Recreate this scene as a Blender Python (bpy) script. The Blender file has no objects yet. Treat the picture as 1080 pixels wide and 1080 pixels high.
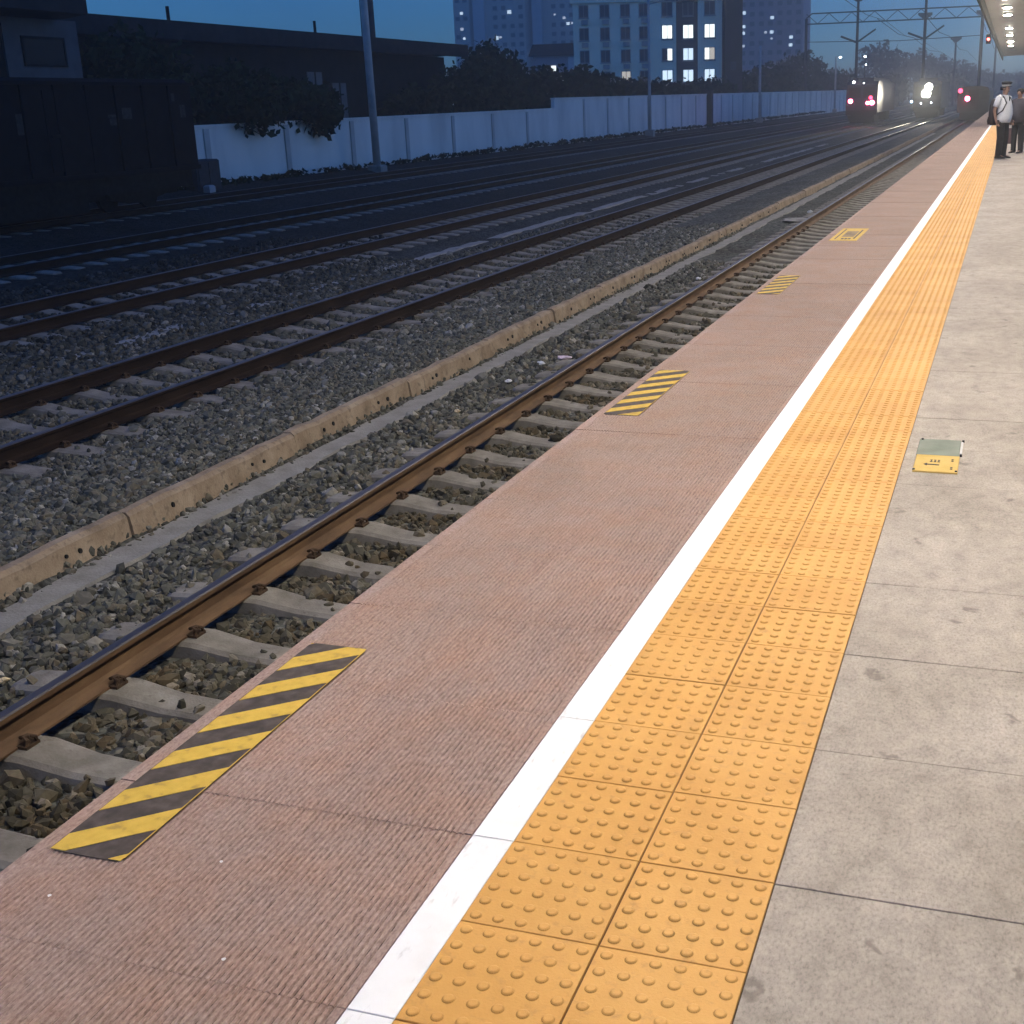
import bpy, bmesh, math, random
import numpy as np
from mathutils import Vector, Matrix
random.seed(7); RNG = np.random.default_rng(7)
scene = bpy.context.scene
COL = scene.collection
R = math.radians

# ------------------------------------------------------------------ materials
def mat(name, cols, scale=8.0, rough=0.8, bump=0.0, bscale=40.0, metal=0.0, stretch=(1, 1, 1), detail=6.0,
        island=None, spec=0.4, pos=None):
    """procedural surface: noise through a colour ramp, optional bump, optional random tint per island"""
    m = bpy.data.materials.new(name); m.use_nodes = True
    nt = m.node_tree; N = nt.nodes; L = nt.links
    b = N['Principled BSDF']; b.inputs['Roughness'].default_value = rough; b.inputs['Metallic'].default_value = metal
    b.inputs['Specular IOR Level'].default_value = spec
    if len(cols) == 1:
        cols = [tuple(c * .88 for c in cols[0]), tuple(min(1, c * 1.1) for c in cols[0])]
    g = N.new('ShaderNodeNewGeometry'); mp = N.new('ShaderNodeMapping'); mp.inputs['Scale'].default_value = stretch
    L.new(g.outputs['Position'], mp.inputs['Vector'])
    rp = N.new('ShaderNodeValToRGB')
    els = rp.color_ramp.elements
    pos = pos or [0.3 + 0.4 * i / (len(cols) - 1) for i in range(len(cols))]
    while len(els) < len(cols): els.new(0.5)
    for e, c, q in zip(els, cols, pos): e.position = q; e.color = (*c[:3], 1)
    if island:
        L.new(g.outputs['Random Per Island'], rp.inputs['Fac'])
    else:
        n = N.new('ShaderNodeTexNoise'); n.inputs['Scale'].default_value = scale; n.inputs['Detail'].default_value = detail
        L.new(mp.outputs[0], n.inputs['Vector']); L.new(n.outputs['Fac'], rp.inputs['Fac'])
    L.new(rp.outputs['Color'], b.inputs['Base Color'])
    if bump:
        n2 = N.new('ShaderNodeTexNoise'); n2.inputs['Scale'].default_value = bscale; n2.inputs['Detail'].default_value = 5
        L.new(mp.outputs[0], n2.inputs['Vector'])
        bp = N.new('ShaderNodeBump'); bp.inputs['Strength'].default_value = bump; bp.inputs['Distance'].default_value = 0.02
        L.new(n2.outputs['Fac'], bp.inputs['Height']); L.new(bp.outputs['Normal'], b.inputs['Normal'])
    return m

def emit(name, col, strength):
    m = bpy.data.materials.new(name); m.use_nodes = True
    nt = m.node_tree; b = nt.nodes['Principled BSDF']
    b.inputs['Base Color'].default_value = (*col, 1)
    b.inputs['Emission Color'].default_value = (*col, 1); b.inputs['Emission Strength'].default_value = strength
    return m

class G:
    """tiny helper to write shader graphs"""
    def __init__(s, name):
        s.m = bpy.data.materials.new(name); s.m.use_nodes = True
        s.N = s.m.node_tree.nodes; s.L = s.m.node_tree.links; s.b = s.N['Principled BSDF']
        s.pos = s.N.new('ShaderNodeNewGeometry').outputs['Position']
    def mapv(s, sc=(1, 1, 1), loc=(0, 0, 0)):
        n = s.N.new('ShaderNodeMapping'); n.inputs['Scale'].default_value = sc; n.inputs['Location'].default_value = loc
        s.L.new(s.pos, n.inputs['Vector']); return n.outputs[0]
    def noise(s, v, scale, detail=4, rough=.5):
        n = s.N.new('ShaderNodeTexNoise'); n.inputs['Scale'].default_value = scale; n.inputs['Detail'].default_value = detail
        n.inputs['Roughness'].default_value = rough; s.L.new(v, n.inputs['Vector']); return n.outputs['Fac']
    def voro(s, v, scale, out='Distance', feature='F1', dim='3D'):
        n = s.N.new('ShaderNodeTexVoronoi'); n.inputs['Scale'].default_value = scale; n.feature = feature; n.voronoi_dimensions = dim
        s.L.new(v, n.inputs['Vector']); return n.outputs[out]
    def ramp(s, f, stops):
        n = s.N.new('ShaderNodeValToRGB'); e = n.color_ramp.elements
        while len(e) < len(stops): e.new(.5)
        for a, (q, c) in zip(e, stops):
            a.position = q; a.color = (*c, 1) if hasattr(c, '__len__') else (c, c, c, 1)
        s.L.new(f, n.inputs['Fac']); return n.outputs['Color']
    def mix(s, f, a, b, mode='MIX'):
        n = s.N.new('ShaderNodeMix'); n.data_type = 'RGBA'; n.blend_type = mode
        for sock, v in ((n.inputs[0], f), (n.inputs[6], a), (n.inputs[7], b)):
            if isinstance(v, (int, float)): sock.default_value = v
            elif isinstance(v, tuple): sock.default_value = (*v, 1)
            else: s.L.new(v, sock)
        return n.outputs[2]
    def bump(s, h, strength, dist=.01, prev=None):
        n = s.N.new('ShaderNodeBump'); n.inputs['Strength'].default_value = strength; n.inputs['Distance'].default_value = dist
        s.L.new(h, n.inputs['Height'])
        if prev is not None: s.L.new(prev, n.inputs['Normal'])
        return n.outputs['Normal']
    def done(s, col, rough=.8, normal=None, spec=.4):
        s.L.new(col, s.b.inputs['Base Color'])
        if isinstance(rough, float): s.b.inputs['Roughness'].default_value = rough
        else: s.L.new(rough, s.b.inputs['Roughness'])
        s.b.inputs['Specular IOR Level'].default_value = spec
        if normal is not None: s.L.new(normal, s.b.inputs['Normal'])
        return s.m

# ------------------------------------------------------------------ mesh builder (world coordinates)
class MB:
    def __init__(s): s.v = []; s.f = []
    def add(s, vs, fs):
        o = len(s.v); s.v += [tuple(v) for v in vs]; s.f += [tuple(i + o for i in f) for f in fs]; return s
    def box(s, a, b):
        x0, y0, z0 = a; x1, y1, z1 = b
        return s.add([(x0, y0, z0), (x1, y0, z0), (x1, y1, z0), (x0, y1, z0), (x0, y0, z1), (x1, y0, z1), (x1, y1, z1), (x0, y1, z1)],
                     [(3, 2, 1, 0), (4, 5, 6, 7), (0, 1, 5, 4), (1, 2, 6, 5), (2, 3, 7, 6), (3, 0, 4, 7)])
    def bev(s, a, b, c=.01):
        """box with chamfered top edges"""
        x0, y0, z0 = a; x1, y1, z1 = b
        return s.add([(x0, y0, z0), (x1, y0, z0), (x1, y1, z0), (x0, y1, z0),
                      (x0, y0, z1 - c), (x1, y0, z1 - c), (x1, y1, z1 - c), (x0, y1, z1 - c),
                      (x0 + c, y0 + c, z1), (x1 - c, y0 + c, z1), (x1 - c, y1 - c, z1), (x0 + c, y1 - c, z1)],
                     [(3, 2, 1, 0), (8, 9, 10, 11)] + [(i, (i + 1) % 4, 4 + (i + 1) % 4, 4 + i) for i in range(4)] +
                     [(4 + i, 4 + (i + 1) % 4, 8 + (i + 1) % 4, 8 + i) for i in range(4)])
    def loft(s, rings, caps=True, close=True):
        n = len(rings[0]); o = len(s.v)
        for r in rings: s.v += [tuple(q) for q in r]
        for i in range(len(rings) - 1):
            for j in range(n if close else n - 1):
                k = (j + 1) % n
                s.f.append((o + i * n + j, o + i * n + k, o + (i + 1) * n + k, o + (i + 1) * n + j))
        if caps:
            s.f.append(tuple(o + j for j in reversed(range(n)))); s.f.append(tuple(o + (len(rings) - 1) * n + j for j in range(n)))
        return s
    def tube(s, pts, rad, n=8, caps=True):
        pts = [Vector(p) for p in pts]
        rad = rad if hasattr(rad, '__len__') else [rad] * len(pts)
        rings = []; gd = (pts[-1] - pts[0]).normalized()
        ref = Vector((0, 0, 1)) if abs(gd.z) < .7 else Vector((0, 1, 0))
        for i, p in enumerate(pts):
            d = (pts[min(i + 1, len(pts) - 1)] - pts[max(i - 1, 0)]).normalized()
            u = d.cross(ref)
            if u.length < .02: u = d.cross(Vector((.3, .8, .5)))
            u.normalize(); w = d.cross(u)
            rr = rad[i] if hasattr(rad[i], '__len__') else (rad[i], rad[i])
            rings.append([p + u * math.cos(a) * rr[0] + w * math.sin(a) * rr[1] for a in [2 * math.pi * k / n for k in range(n)]])
        return s.loft(rings, caps)
    def cyl(s, c, r, h, n=12, r2=None):
        r2 = r if r2 is None else r2
        return s.loft([[(c[0] + q * math.cos(a), c[1] + q * math.sin(a), c[2] + z) for a in [2 * math.pi * k / n for k in range(n)]] for q, z in ((r, 0), (r2, h))])
    def prism(s, poly, axis, a, b):
        """polygon in the two other axes, extruded along axis from a to b"""
        def P(p, t): return {'x': (t, p[0], p[1]), 'y': (p[0], t, p[1]), 'z': (p[0], p[1], t)}[axis]
        return s.loft([[P(p, a) for p in poly], [P(p, b) for p in poly]])
    def ball(s, c, r, n=10, m=6):
        r = r if hasattr(r, '__len__') else (r, r, r)
        rings = []
        for i in range(m + 1):
            t = math.pi * (i + .02) / (m + .04)
            rings.append([(c[0] + r[0] * math.sin(t) * math.cos(a), c[1] + r[1] * math.sin(t) * math.sin(a), c[2] + r[2] * math.cos(t)) for a in [2 * math.pi * k / n for k in range(n)]])
        return s.loft(rings)
    def mesh(s, name, m, off=(0, 0, 0), smooth=False):
        me = bpy.data.meshes.new(name)
        me.from_pydata([(x - off[0], y - off[1], z - off[2]) for x, y, z in s.v], [], s.f)
        bm = bmesh.new(); bm.from_mesh(me); bmesh.ops.recalc_face_normals(bm, faces=bm.faces); bm.to_mesh(me); bm.free()
        me.materials.append(m)
        if smooth: me.polygons.foreach_set('use_smooth', [True] * len(me.polygons))
        return me

def wloc(o):
    v = Vector((0, 0, 0))
    while o is not None: v = v + o.location; o = o.parent
    return v
def link(name, me, parent=None):
    o = bpy.data.objects.new(name, me); COL.objects.link(o); o.parent = parent; return o
def part(name, mb, m, parent, smooth=False):
    return link(name, mb.mesh(name, m, wloc(parent), smooth), parent)
def tag(o, label, cat, group=None, kind=None):
    if label: o['label'] = label
    if cat: o['category'] = cat
    if group: o['group'] = group
    if kind: o['kind'] = kind
    return o
def thing(name, loc, label, cat, group=None):
    o = bpy.data.objects.new(name, None); COL.objects.link(o); o.location = loc; o.empty_display_size = .2
    return tag(o, label, cat, group)
def one(name, mb, m, loc, label, cat, group=None, smooth=False):
    o = link(name, mb.mesh(name, m, loc, smooth)); o.location = loc
    return tag(o, label, cat, group)
def struct(name, mb, m, smooth=False, kind='structure'):
    o = link(name, mb.mesh(name, m, (0, 0, 0), smooth)); o['kind'] = kind; return o
def copy_tree(o, parent=None):
    c = o.copy(); COL.objects.link(c); c.parent = parent
    for ch in list(o.children): copy_tree(ch, c)
    return c
ORD = ['nearest', 'second', 'third', 'fourth', 'fifth', 'sixth', 'seventh', 'eighth', 'ninth', 'tenth', 'eleventh', 'twelfth',
       'thirteenth', 'fourteenth', 'fifteenth', 'sixteenth', 'seventeenth', 'eighteenth', 'nineteenth', 'twentieth']

# ------------------------------------------------------------------ camera, world, sun
cd = bpy.data.cameras.new('camera'); cam = bpy.data.objects.new('camera', cd); COL.objects.link(cam)
cam.matrix_world = Matrix(((0.95291, -0.06778, 0.2956, 2.0498), (0.30215, 0.29586, -0.90619, 0.0), (-0.02603, 0.95282, 0.30241, 1.60433), (0, 0, 0, 1)))
cd.sensor_fit = 'HORIZONTAL'; cd.sensor_width = 36; cd.lens = 1311.68 / 1080 * 36
cd.shift_x = .5 - 633.13 / 1080; cd.shift_y = 524.09 / 1080 - .5
cd.clip_start = .05; cd.clip_end = 6000
scene.camera = cam

w = bpy.data.worlds.new('World'); scene.world = w; w.use_nodes = True
nt = w.node_tree; sky = nt.nodes.new('ShaderNodeTexSky'); sky.sky_type = 'NISHITA'; sky.sun_disc = False
SUN_EL, SUN_ROT = R(5), R(60)
sky.sun_elevation = SUN_EL; sky.sun_rotation = SUN_ROT; sky.ozone_density = 8.0; sky.air_density = 1.0; sky.dust_density = 0.4
hs = nt.nodes.new('ShaderNodeHueSaturation'); hs.inputs['Saturation'].default_value = .93
wb = nt.nodes.new('ShaderNodeMix'); wb.data_type = 'RGBA'; wb.blend_type = 'MULTIPLY'; wb.inputs[0].default_value = 1; wb.inputs[7].default_value = (1, .96, 1, 1)
nt.links.new(sky.outputs[0], hs.inputs['Color']); nt.links.new(hs.outputs[0], wb.inputs[6]); nt.links.new(wb.outputs[2], nt.nodes['Background'].inputs['Color']); nt.nodes['Background'].inputs['Strength'].default_value = SKY_K = 0.37
sl = bpy.data.lights.new('sun', 'SUN'); sl.energy = .004; sl.angle = R(30); sl.color = (1, .8, .65)
so = bpy.data.objects.new('sun', sl); COL.objects.link(so); so.rotation_euler = (R(85), 0, R(180) - SUN_ROT); so.location = (0, 0, 60)

scene.view_settings.view_transform = 'Standard'; scene.view_settings.look = 'None'
scene.view_settings.exposure = 0; scene.view_settings.gamma = 1
scene.render.engine = 'CYCLES'
cy = scene.cycles
cy.use_denoising = True; cy.denoiser = 'OPENIMAGEDENOISE'; cy.max_bounces = 6; cy.diffuse_bounces = 3; cy.glossy_bounces = 2
cy.transmission_bounces = 2; cy.volume_bounces = 0; cy.sample_clamp_indirect = 4; cy.use_light_tree = True
cy.caustics_reflective = False; cy.caustics_refractive = False

# ------------------------------------------------------------------ shared materials
M = {}
g = G('ballast'); v = g.mapv()
vc = g.voro(v, 17, 'Color'); vd = g.voro(v, 17)
grey = g.ramp(vc, [(.2, (.05, .05, .045)), (.5, (.115, .12, .105)), (.75, (.15, .145, .125)), (1, (.22, .22, .20))])
big = g.ramp(g.noise(v, .6, 4), [(.35, (.75, .72, .66)), (.65, (1, 1, 1))])
col = g.mix(1.0, grey, big, 'MULTIPLY')
nrm = g.bump(g.ramp(vd, [(0, 1.0), (.55, 0.0)]), .9, .04)
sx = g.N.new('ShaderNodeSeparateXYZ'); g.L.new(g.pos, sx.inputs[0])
def lamp_falloff(g, sx):  # lamp light falloff painted into the ballast colour, darker away from the platform
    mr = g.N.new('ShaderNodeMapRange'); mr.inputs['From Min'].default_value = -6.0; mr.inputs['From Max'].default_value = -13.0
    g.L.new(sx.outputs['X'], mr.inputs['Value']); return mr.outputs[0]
col = g.mix(lamp_falloff(g, sx), col, g.mix(1.0, col, (.34, .34, .35), 'MULTIPLY'))
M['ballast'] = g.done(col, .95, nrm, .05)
M['soil'] = mat('soil', [(.045, .042, .034), (.09, .085, .07)], 3, .95, .6, 18, spec=.04)
g = G('stone'); gi = g.N['Geometry'] if 'Geometry' in g.N else None
geo = [n for n in g.N if n.bl_idname == 'ShaderNodeNewGeometry'][0]
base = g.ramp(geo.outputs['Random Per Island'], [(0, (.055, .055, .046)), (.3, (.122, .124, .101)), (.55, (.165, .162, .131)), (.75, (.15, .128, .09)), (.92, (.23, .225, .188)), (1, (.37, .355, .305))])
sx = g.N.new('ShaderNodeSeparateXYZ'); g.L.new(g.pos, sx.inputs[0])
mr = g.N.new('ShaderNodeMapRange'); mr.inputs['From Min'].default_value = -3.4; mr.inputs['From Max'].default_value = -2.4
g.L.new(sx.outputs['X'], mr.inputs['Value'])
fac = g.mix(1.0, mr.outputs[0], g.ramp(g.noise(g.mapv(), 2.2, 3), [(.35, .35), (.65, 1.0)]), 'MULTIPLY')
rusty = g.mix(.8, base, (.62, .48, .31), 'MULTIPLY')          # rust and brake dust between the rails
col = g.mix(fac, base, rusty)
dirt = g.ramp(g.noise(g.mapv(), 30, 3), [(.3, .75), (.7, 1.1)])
col = g.mix(lamp_falloff(g, sx), col, g.mix(1.0, col, (.34, .34, .35), 'MULTIPLY'))  # stones darkened leftward too, fading lamp light put into their colour
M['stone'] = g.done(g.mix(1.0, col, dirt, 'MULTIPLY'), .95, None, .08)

g = G('sleeper_concrete'); v = g.mapv()
c1 = g.ramp(g.noise(v, 5, 6, .6), [(.3, (.16, .142, .112)), (.55, (.245, .222, .182)), (.75, (.33, .305, .258))])
c2 = g.mix(g.ramp(g.noise(v, 23, 3), [(.57, 0.0), (.72, .45)]), c1, (.14, .115, .085))
M['sleeper'] = g.done(c2, .9, g.bump(g.noise(v, 70, 4), .4, .01), .2)
g = G('rail_rust'); v = g.mapv((1, .25, 1))
c1 = g.ramp(g.noise(v, 9, 6, .6), [(.3, (.085, .05, .028)), (.6, (.16, .095, .05)), (.8, (.215, .14, .08))])
M['rust'] = g.done(c1, .8, g.bump(g.noise(v, 60, 4), .25, .006), .3)
M['rustdark'] = mat('rail_rust_dark', [(.016, .0105, .008), (.033, .021, .015)], 7, .85, .2, 50, 0, (1, .25, 1), spec=.04)
M['railhead'] = mat('rail_head_steel', [(.055, .05, .05), (.11, .095, .09)], 6, .46, 0, 1, .4, (1, .05, 1), spec=.5)
M['clip'] = mat('clip_iron', [(.05, .032, .02), (.10, .065, .04)], 30, .85, spec=.1)
g = G('kerb_concrete'); v = g.mapv()
c1 = g.ramp(g.noise(v, 3.2, 6, .62), [(.3, (.19, .14, .09)), (.5, (.31, .235, .158)), (.72, (.41, .325, .23))])
c2 = g.mix(g.ramp(g.noise(v, 14, 4), [(.56, 0.0), (.68, .6)]), c1, (.15, .12, .085))
M['kerb'] = g.done(c2, .9, g.bump(g.noise(v, 55, 4), .45, .012), .2)
M['strip'] = mat('mortar_strip', [(.21, .20, .175), (.31, .295, .265)], 5, .9, .4, 40)
M['hole'] = mat('dark_hole', [(.012, .011, .010)], 5, 1)

# ribbed pink paving
g = G('ribbed_granite'); v = g.mapv(); vs = g.mapv((1, .4, 1))
sp = g.ramp(g.noise(vs, 150, 3, .65), [(.30, (.215, .155, .13)), (.46, (.325, .238, .204)), (.58, (.375, .28, .243)), (.74, (.46, .368, .325))])
lg = g.ramp(g.noise(v, 1.1, 5, .55), [(.3, (.86, .84, .82)), (.7, (1.06, 1.03, 1.02))])
wr = g.ramp(g.noise(v, 4.5, 4, .6), [(.4, (1, 1, 1)), (.72, (1.03, .90, .80))])
wv = g.N.new('ShaderNodeTexWave'); wv.wave_type = 'BANDS'; wv.bands_direction = 'X'; wv.inputs['Scale'].default_value = 50 / 3.1831 * 1.0
wv.inputs['Distortion'].default_value = 0
col = g.mix(1.0, g.mix(1.0, sp, lg, 'MULTIPLY'), wr, 'MULTIPLY')
M['pink'] = g.done(col, .75, g.bump(g.noise(v, 320, 2), .25, .004), .3)
g = G('groove_dirt'); v = g.mapv((1, .35, 1))
M['groove'] = g.done(g.ramp(g.noise(v, 120, 3, .6), [(.34, (.05, .034, .027)), (.46, (.18, .127, .10)), (.58, (.33, .24, .195))]), .95, None, .1)
g = G('pink_body'); v = g.mapv()
M['pinkside'] = g.done(g.ramp(g.noise(v, 4, 5), [(.3, (.26, .22, .19)), (.7, (.34, .29, .26))]), .85, None, .3)
g = G('white_paint'); v = g.mapv()
c1 = g.ramp(g.noise(v, 6, 6, .6), [(.25, (.80, .79, .76)), (.5, (.88, .875, .86))])
c2 = g.mix(g.ramp(g.noise(g.mapv((1, .3, 1)), 35, 5, .65), [(.60, 0.0), (.74, .55)]), c1, (.40, .36, .32))
M['white'] = g.done(c2, .55, g.bump(g.noise(v, 120, 3), .1, .004), .4)
g = G('tactile_yellow'); v = g.mapv()
c1 = g.ramp(g.noise(v, 2.2, 6, .6), [(.28, (.58, .293, .064)), (.5, (.655, .345, .084)), (.75, (.70, .385, .106))])
gi2 = [n for n in g.N if n.bl_idname == 'ShaderNodeNewGeometry'][0]
mpt = g.N.new('ShaderNodeMapping'); mpt.inputs['Location'].default_value = (-1.0735 / .3, -1.682 / .3, 0); mpt.inputs['Scale'].default_value = (1 / .3, 1 / .3, 0)
g.L.new(g.pos, mpt.inputs['Vector'])
fl = g.N.new('ShaderNodeVectorMath'); fl.operation = 'FLOOR'; g.L.new(mpt.outputs[0], fl.inputs[0])
wn = g.N.new('ShaderNodeTexWhiteNoise'); wn.noise_dimensions = '2D'; g.L.new(fl.outputs[0], wn.inputs['Vector'])
c1 = g.mix(1.0, c1, g.ramp(wn.outputs['Value'], [(0, (.95, .94, .91)), (1, (1.03, 1.03, 1.03))]), 'MULTIPLY')
c2 = g.mix(g.ramp(g.noise(v, 28, 5, .65), [(.56, 0.0), (.74, .42)]), c1, (.34, .18, .06))
c2 = g.mix(g.ramp(g.noise(g.mapv((1, .6, 1)), 5.5, 6, .7), [(.58, 0.0), (.78, .25)]), c2, (.42, .23, .085))
M['yellow'] = g.done(c2, .62, g.bump(g.noise(v, 160, 3), .14, .004), .35)
M['tilegap'] = mat('tile_joint', [(.10, .055, .02), (.17, .09, .035)], 6, .95)
# platform slabs
g = G('slab_concrete'); v = g.mapv()
va = g.mapv((1.0, .62, 1))
c1 = g.ramp(g.noise(va, 1.7, 7, .68), [(.28, (.285, .244, .201)), (.45, (.347, .300, .252)), (.60, (.402, .353, .300)), (.76, (.46, .41, .355))])
c2 = g.mix(.75, c1, g.ramp(g.noise(va, 13, 7, .75), [(.3, (.66, .65, .64)), (.5, (1, 1, 1)), (.70, (1.2, 1.19, 1.18))]), 'MULTIPLY')
c3 = g.mix(.7, c2, g.ramp(g.noise(g.mapv((1, .55, 1)), 130, 3, .75), [(.30, (.58, .57, .56)), (.47, (1, 1, 1)), (.68, (1.25, 1.24, 1.23))]), 'MULTIPLY')
dv = g.N.new('ShaderNodeVectorMath'); dv.operation = 'ADD'
nz = g.N.new('ShaderNodeTexNoise'); nz.inputs['Scale'].default_value = 19; nz.inputs['Detail'].default_value = 5; g.L.new(v, nz.inputs['Vector'])
sc_ = g.N.new('ShaderNodeVectorMath'); sc_.operation = 'SCALE'; sc_.inputs['Scale'].default_value = .15
g.L.new(nz.outputs['Color'], sc_.inputs[0]); g.L.new(v, dv.inputs[0]); g.L.new(sc_.outputs[0], dv.inputs[1])
spots = g.ramp(g.voro(dv.outputs[0], 2.3, dim='2D'), [(.025, 1.0), (.06, 0.0)])
sp2 = g.ramp(g.voro(dv.outputs[0], 7.3, dim='2D'), [(.05, .8), (.12, 0.0)])
c4 = g.mix(g.mix(1.0, spots, (.6, .6, .6), 'MULTIPLY'), c3, (.15, .13, .11))
c4 = g.mix(g.mix(1.0, sp2, g.ramp(g.noise(v, 1.1, 2), [(.5, 0.0), (.6, .5)]), 'MULTIPLY'), c4, (.18, .155, .135))
M['slab'] = g.done(c4, .8, g.bump(g.noise(v, 60, 5, .7), .3, .006), .35)
M['slabgap'] = mat('slab_joint', [(.075, .066, .056), (.13, .115, .10)], 9, .95)
M['plat'] = mat('platform_wall', [(.22, .21, .19), (.32, .30, .27)], 2, .9, .3, 20)
M['sticker_y'] = mat('sticker_yellow', [(.40, .26, .05), (.58, .375, .05), (.66, .44, .07)], 30, .65, detail=8, pos=[.30, .42, .7])
M['sticker_d'] = mat('sticker_dark', [(.038, .028, .02), (.065, .05, .038), (.11, .085, .068)], 24, .65)
M['plate_y'] = mat('plate_yellow', [(.56, .38, .115), (.64, .45, .16)], 10, .85, spec=.1)
M['plate_g'] = mat('plate_grey_green', [(.19, .215, .175), (.26, .285, .24)], 9, .85, spec=.1)
M['ink'] = mat('ink', [(.02, .018, .015)], 5, .7)
M['screw'] = mat('screw_steel', [(.05, .045, .04)], 5, .5, metal=.6)
M['scrap'] = mat('paper_scrap', [(.70, .69, .68), (.80, .80, .79)], 40, .8)
M['pinkscrap'] = mat('plastic_scrap', [(.55, .40, .45), (.70, .60, .64)], 40, .6)
M['brownscrap'] = mat('straw_scrap', [(.55, .42, .22), (.70, .58, .36)], 40, .7)

M['wallpaint'] = mat('wall_whitewash', [(.52, .51, .47), (.66, .645, .59), (.74, .72, .66)], .55, .85, .2, 6, stretch=(1, 1, .35))
M['wallpost'] = mat('wall_pilaster', [(.36, .355, .33), (.45, .44, .41)], 1.5, .85)
M['pole'] = mat('pole_concrete', [(.32, .32, .31), (.42, .42, .41)], 3, .8)
M['darkpole'] = mat('dark_pole', [(.035, .028, .026), (.06, .05, .046)], 3, .8, spec=.04)
M['darkmetal'] = mat('dark_metal', [(.03, .032, .036), (.05, .053, .06)], 4, .7, metal=.2, spec=.04)
M['steel'] = mat('galvanised_steel', [(.10, .105, .11), (.16, .165, .17)], 4, .6, metal=.3)
M['roofdark'] = mat('dark_roof_sheet', [(.014, .015, .017), (.026, .027, .029)], 2, .8, .2, 8, spec=.04)
M['shedwall'] = mat('shed_wall', [(.012, .012, .012), (.022, .022, .021)], 1.5, .9, spec=.04)
M['hutwall'] = mat('hut_wall', [(.045, .049, .054), (.075, .08, .088)], 1.6, .85)
M['blackglass'] = mat('dark_glass', [(.008, .009, .010)], 3, .5, spec=.12)
M['greypanel'] = mat('grey_panel', [(.05, .06, .07), (.09, .10, .11)], 2, .6)
M['wagon'] = mat('wagon_paint', [(.006, .0055, .0065), (.011, .010, .011)], 3, .8, .2, 20, spec=.04)
M['mark'] = mat('wagon_marking', [(.02, .02, .02), (.05, .05, .05)], 9, .8, spec=.04)
M['undergear'] = mat('undergear', [(.010, .009, .008), (.022, .02, .018)], 6, .9, spec=.04)
M['officewall'] = mat('office_wall', [(.86, .78, .60), (.92, .84, .66)], .35, .85)
M['officedark'] = mat('office_dark_bay', [(.06, .06, .065), (.085, .085, .09)], .4, .8)
M['winframe'] = mat('window_frame', [(.30, .30, .30)], 2, .6)
M['acunit'] = mat('air_conditioner', [(.32, .32, .32)], 2, .6)
M['windark'] = mat('window_glass', [(.035, .04, .05), (.05, .055, .065)], 1, .3, spec=.5)
M['tower'] = mat('tower_wall', [(.44, .42, .37), (.53, .51, .45)], .06, .85)
M['tower2'] = mat('tower_pale_bay', [(.50, .50, .51), (.58, .58, .59)], .06, .85)
M['towerm'] = mat('tower_mauve', [(.26, .23, .25), (.33, .29, .31)], .06, .85)
M['darkbrick'] = mat('dark_brick', [(.05, .042, .042), (.075, .06, .06)], .4, .9, spec=.04)
M['litwin'] = emit('lit_window', (.93, 1.0, .90), 1.6)
M['litcool'] = emit('lit_window_cool', (.75, .92, 1.0), 1.1)
M['litwarm'] = emit('lit_window_warm', (1.0, .86, .62), .5)
M['bark'] = mat('bark', [(.03, .024, .018), (.055, .045, .035)], 6, .95, .5, 30, stretch=(1, 1, .2), spec=.04)
def leafmat(name, a, b): return mat(name, [a, b], island=True, rough=.85, spec=.03, pos=[0, 1])
M['leafA'] = leafmat('leaf_dark', (.010, .018, .008), (.026, .042, .017))
M['leafB'] = leafmat('leaf_olive', (.014, .019, .008), (.032, .04, .016))
M['leafC'] = leafmat('leaf_far', (.016, .022, .013), (.035, .045, .026))
M['canopy'] = mat('canopy_soffit', [(.30, .265, .22), (.36, .32, .27)], .8, .7, .1, 10)
M['canopyedge'] = mat('canopy_edge', [(.035, .034, .031), (.05, .048, .044)], 1, .95, spec=0.0)
M['lamp'] = emit('lamp_glow', (1.0, .905, .77), 1090.0)
M['lamphouse'] = mat('lamp_housing', [(.55, .55, .54)], 4, .5)
M['loco'] = mat('locomotive_paint', [(.022, .026, .042), (.035, .04, .06)], 2, .5, spec=.04)
M['coach'] = mat('coach_paint', [(.022, .022, .022), (.035, .035, .034)], 2, .5, spec=.04)
M['band'] = mat('pale_band', [(.30, .30, .28)], 2, .5)
M['red'] = emit('tail_lamp_red', (1.0, .10, .20), 60.0)
M['redsoft'] = emit('tail_lamp_dim', (1.0, .06, .14), 5.0)
M['head'] = emit('head_lamp', (1.0, .95, .82), 22.0)
M['headsoft'] = emit('head_lamp_dim', (.95, .97, 1.0), 14.0)
M['signalred'] = emit('signal_red', (1.0, .10, .08), 14.0)
M['signalblue'] = emit('signal_blue', (.45, .72, 1.0), 16.0)
M['street'] = emit('street_lamp', (.85, .95, 1.0), 16.0)
M['skin'] = mat('skin', [(.30, .17, .115), (.36, .21, .15)], 20, .6)
M['shirt'] = mat('white_shirt', [(.74, .74, .75), (.82, .82, .82)], 9, .8)
M['trousers'] = mat('dark_trousers', [(.014, .013, .015), (.024, .022, .024)], 9, .85)
M['shoe'] = mat('black_shoe', [(.012, .011, .011)], 9, .4)
M['cap'] = mat('dark_cap', [(.013, .013, .018)], 9, .75)
M['capband'] = mat('cap_band', [(.55, .52, .46)], 9, .6)
M['hair'] = mat('black_hair', [(.012, .011, .011)], 9, .7)
M['greyhair'] = mat('grey_hair', [(.18, .17, .165), (.28, .27, .26)], 40, .8)
M['jacket'] = mat('dark_jacket', [(.035, .032, .045), (.055, .05, .065)], 9, .85)
M['maroon'] = mat('maroon_bag', [(.085, .045, .052), (.13, .075, .08)], 9, .7)
M['blackbag'] = mat('black_bag', [(.022, .016, .018), (.036, .026, .028)], 9, .8)
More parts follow.
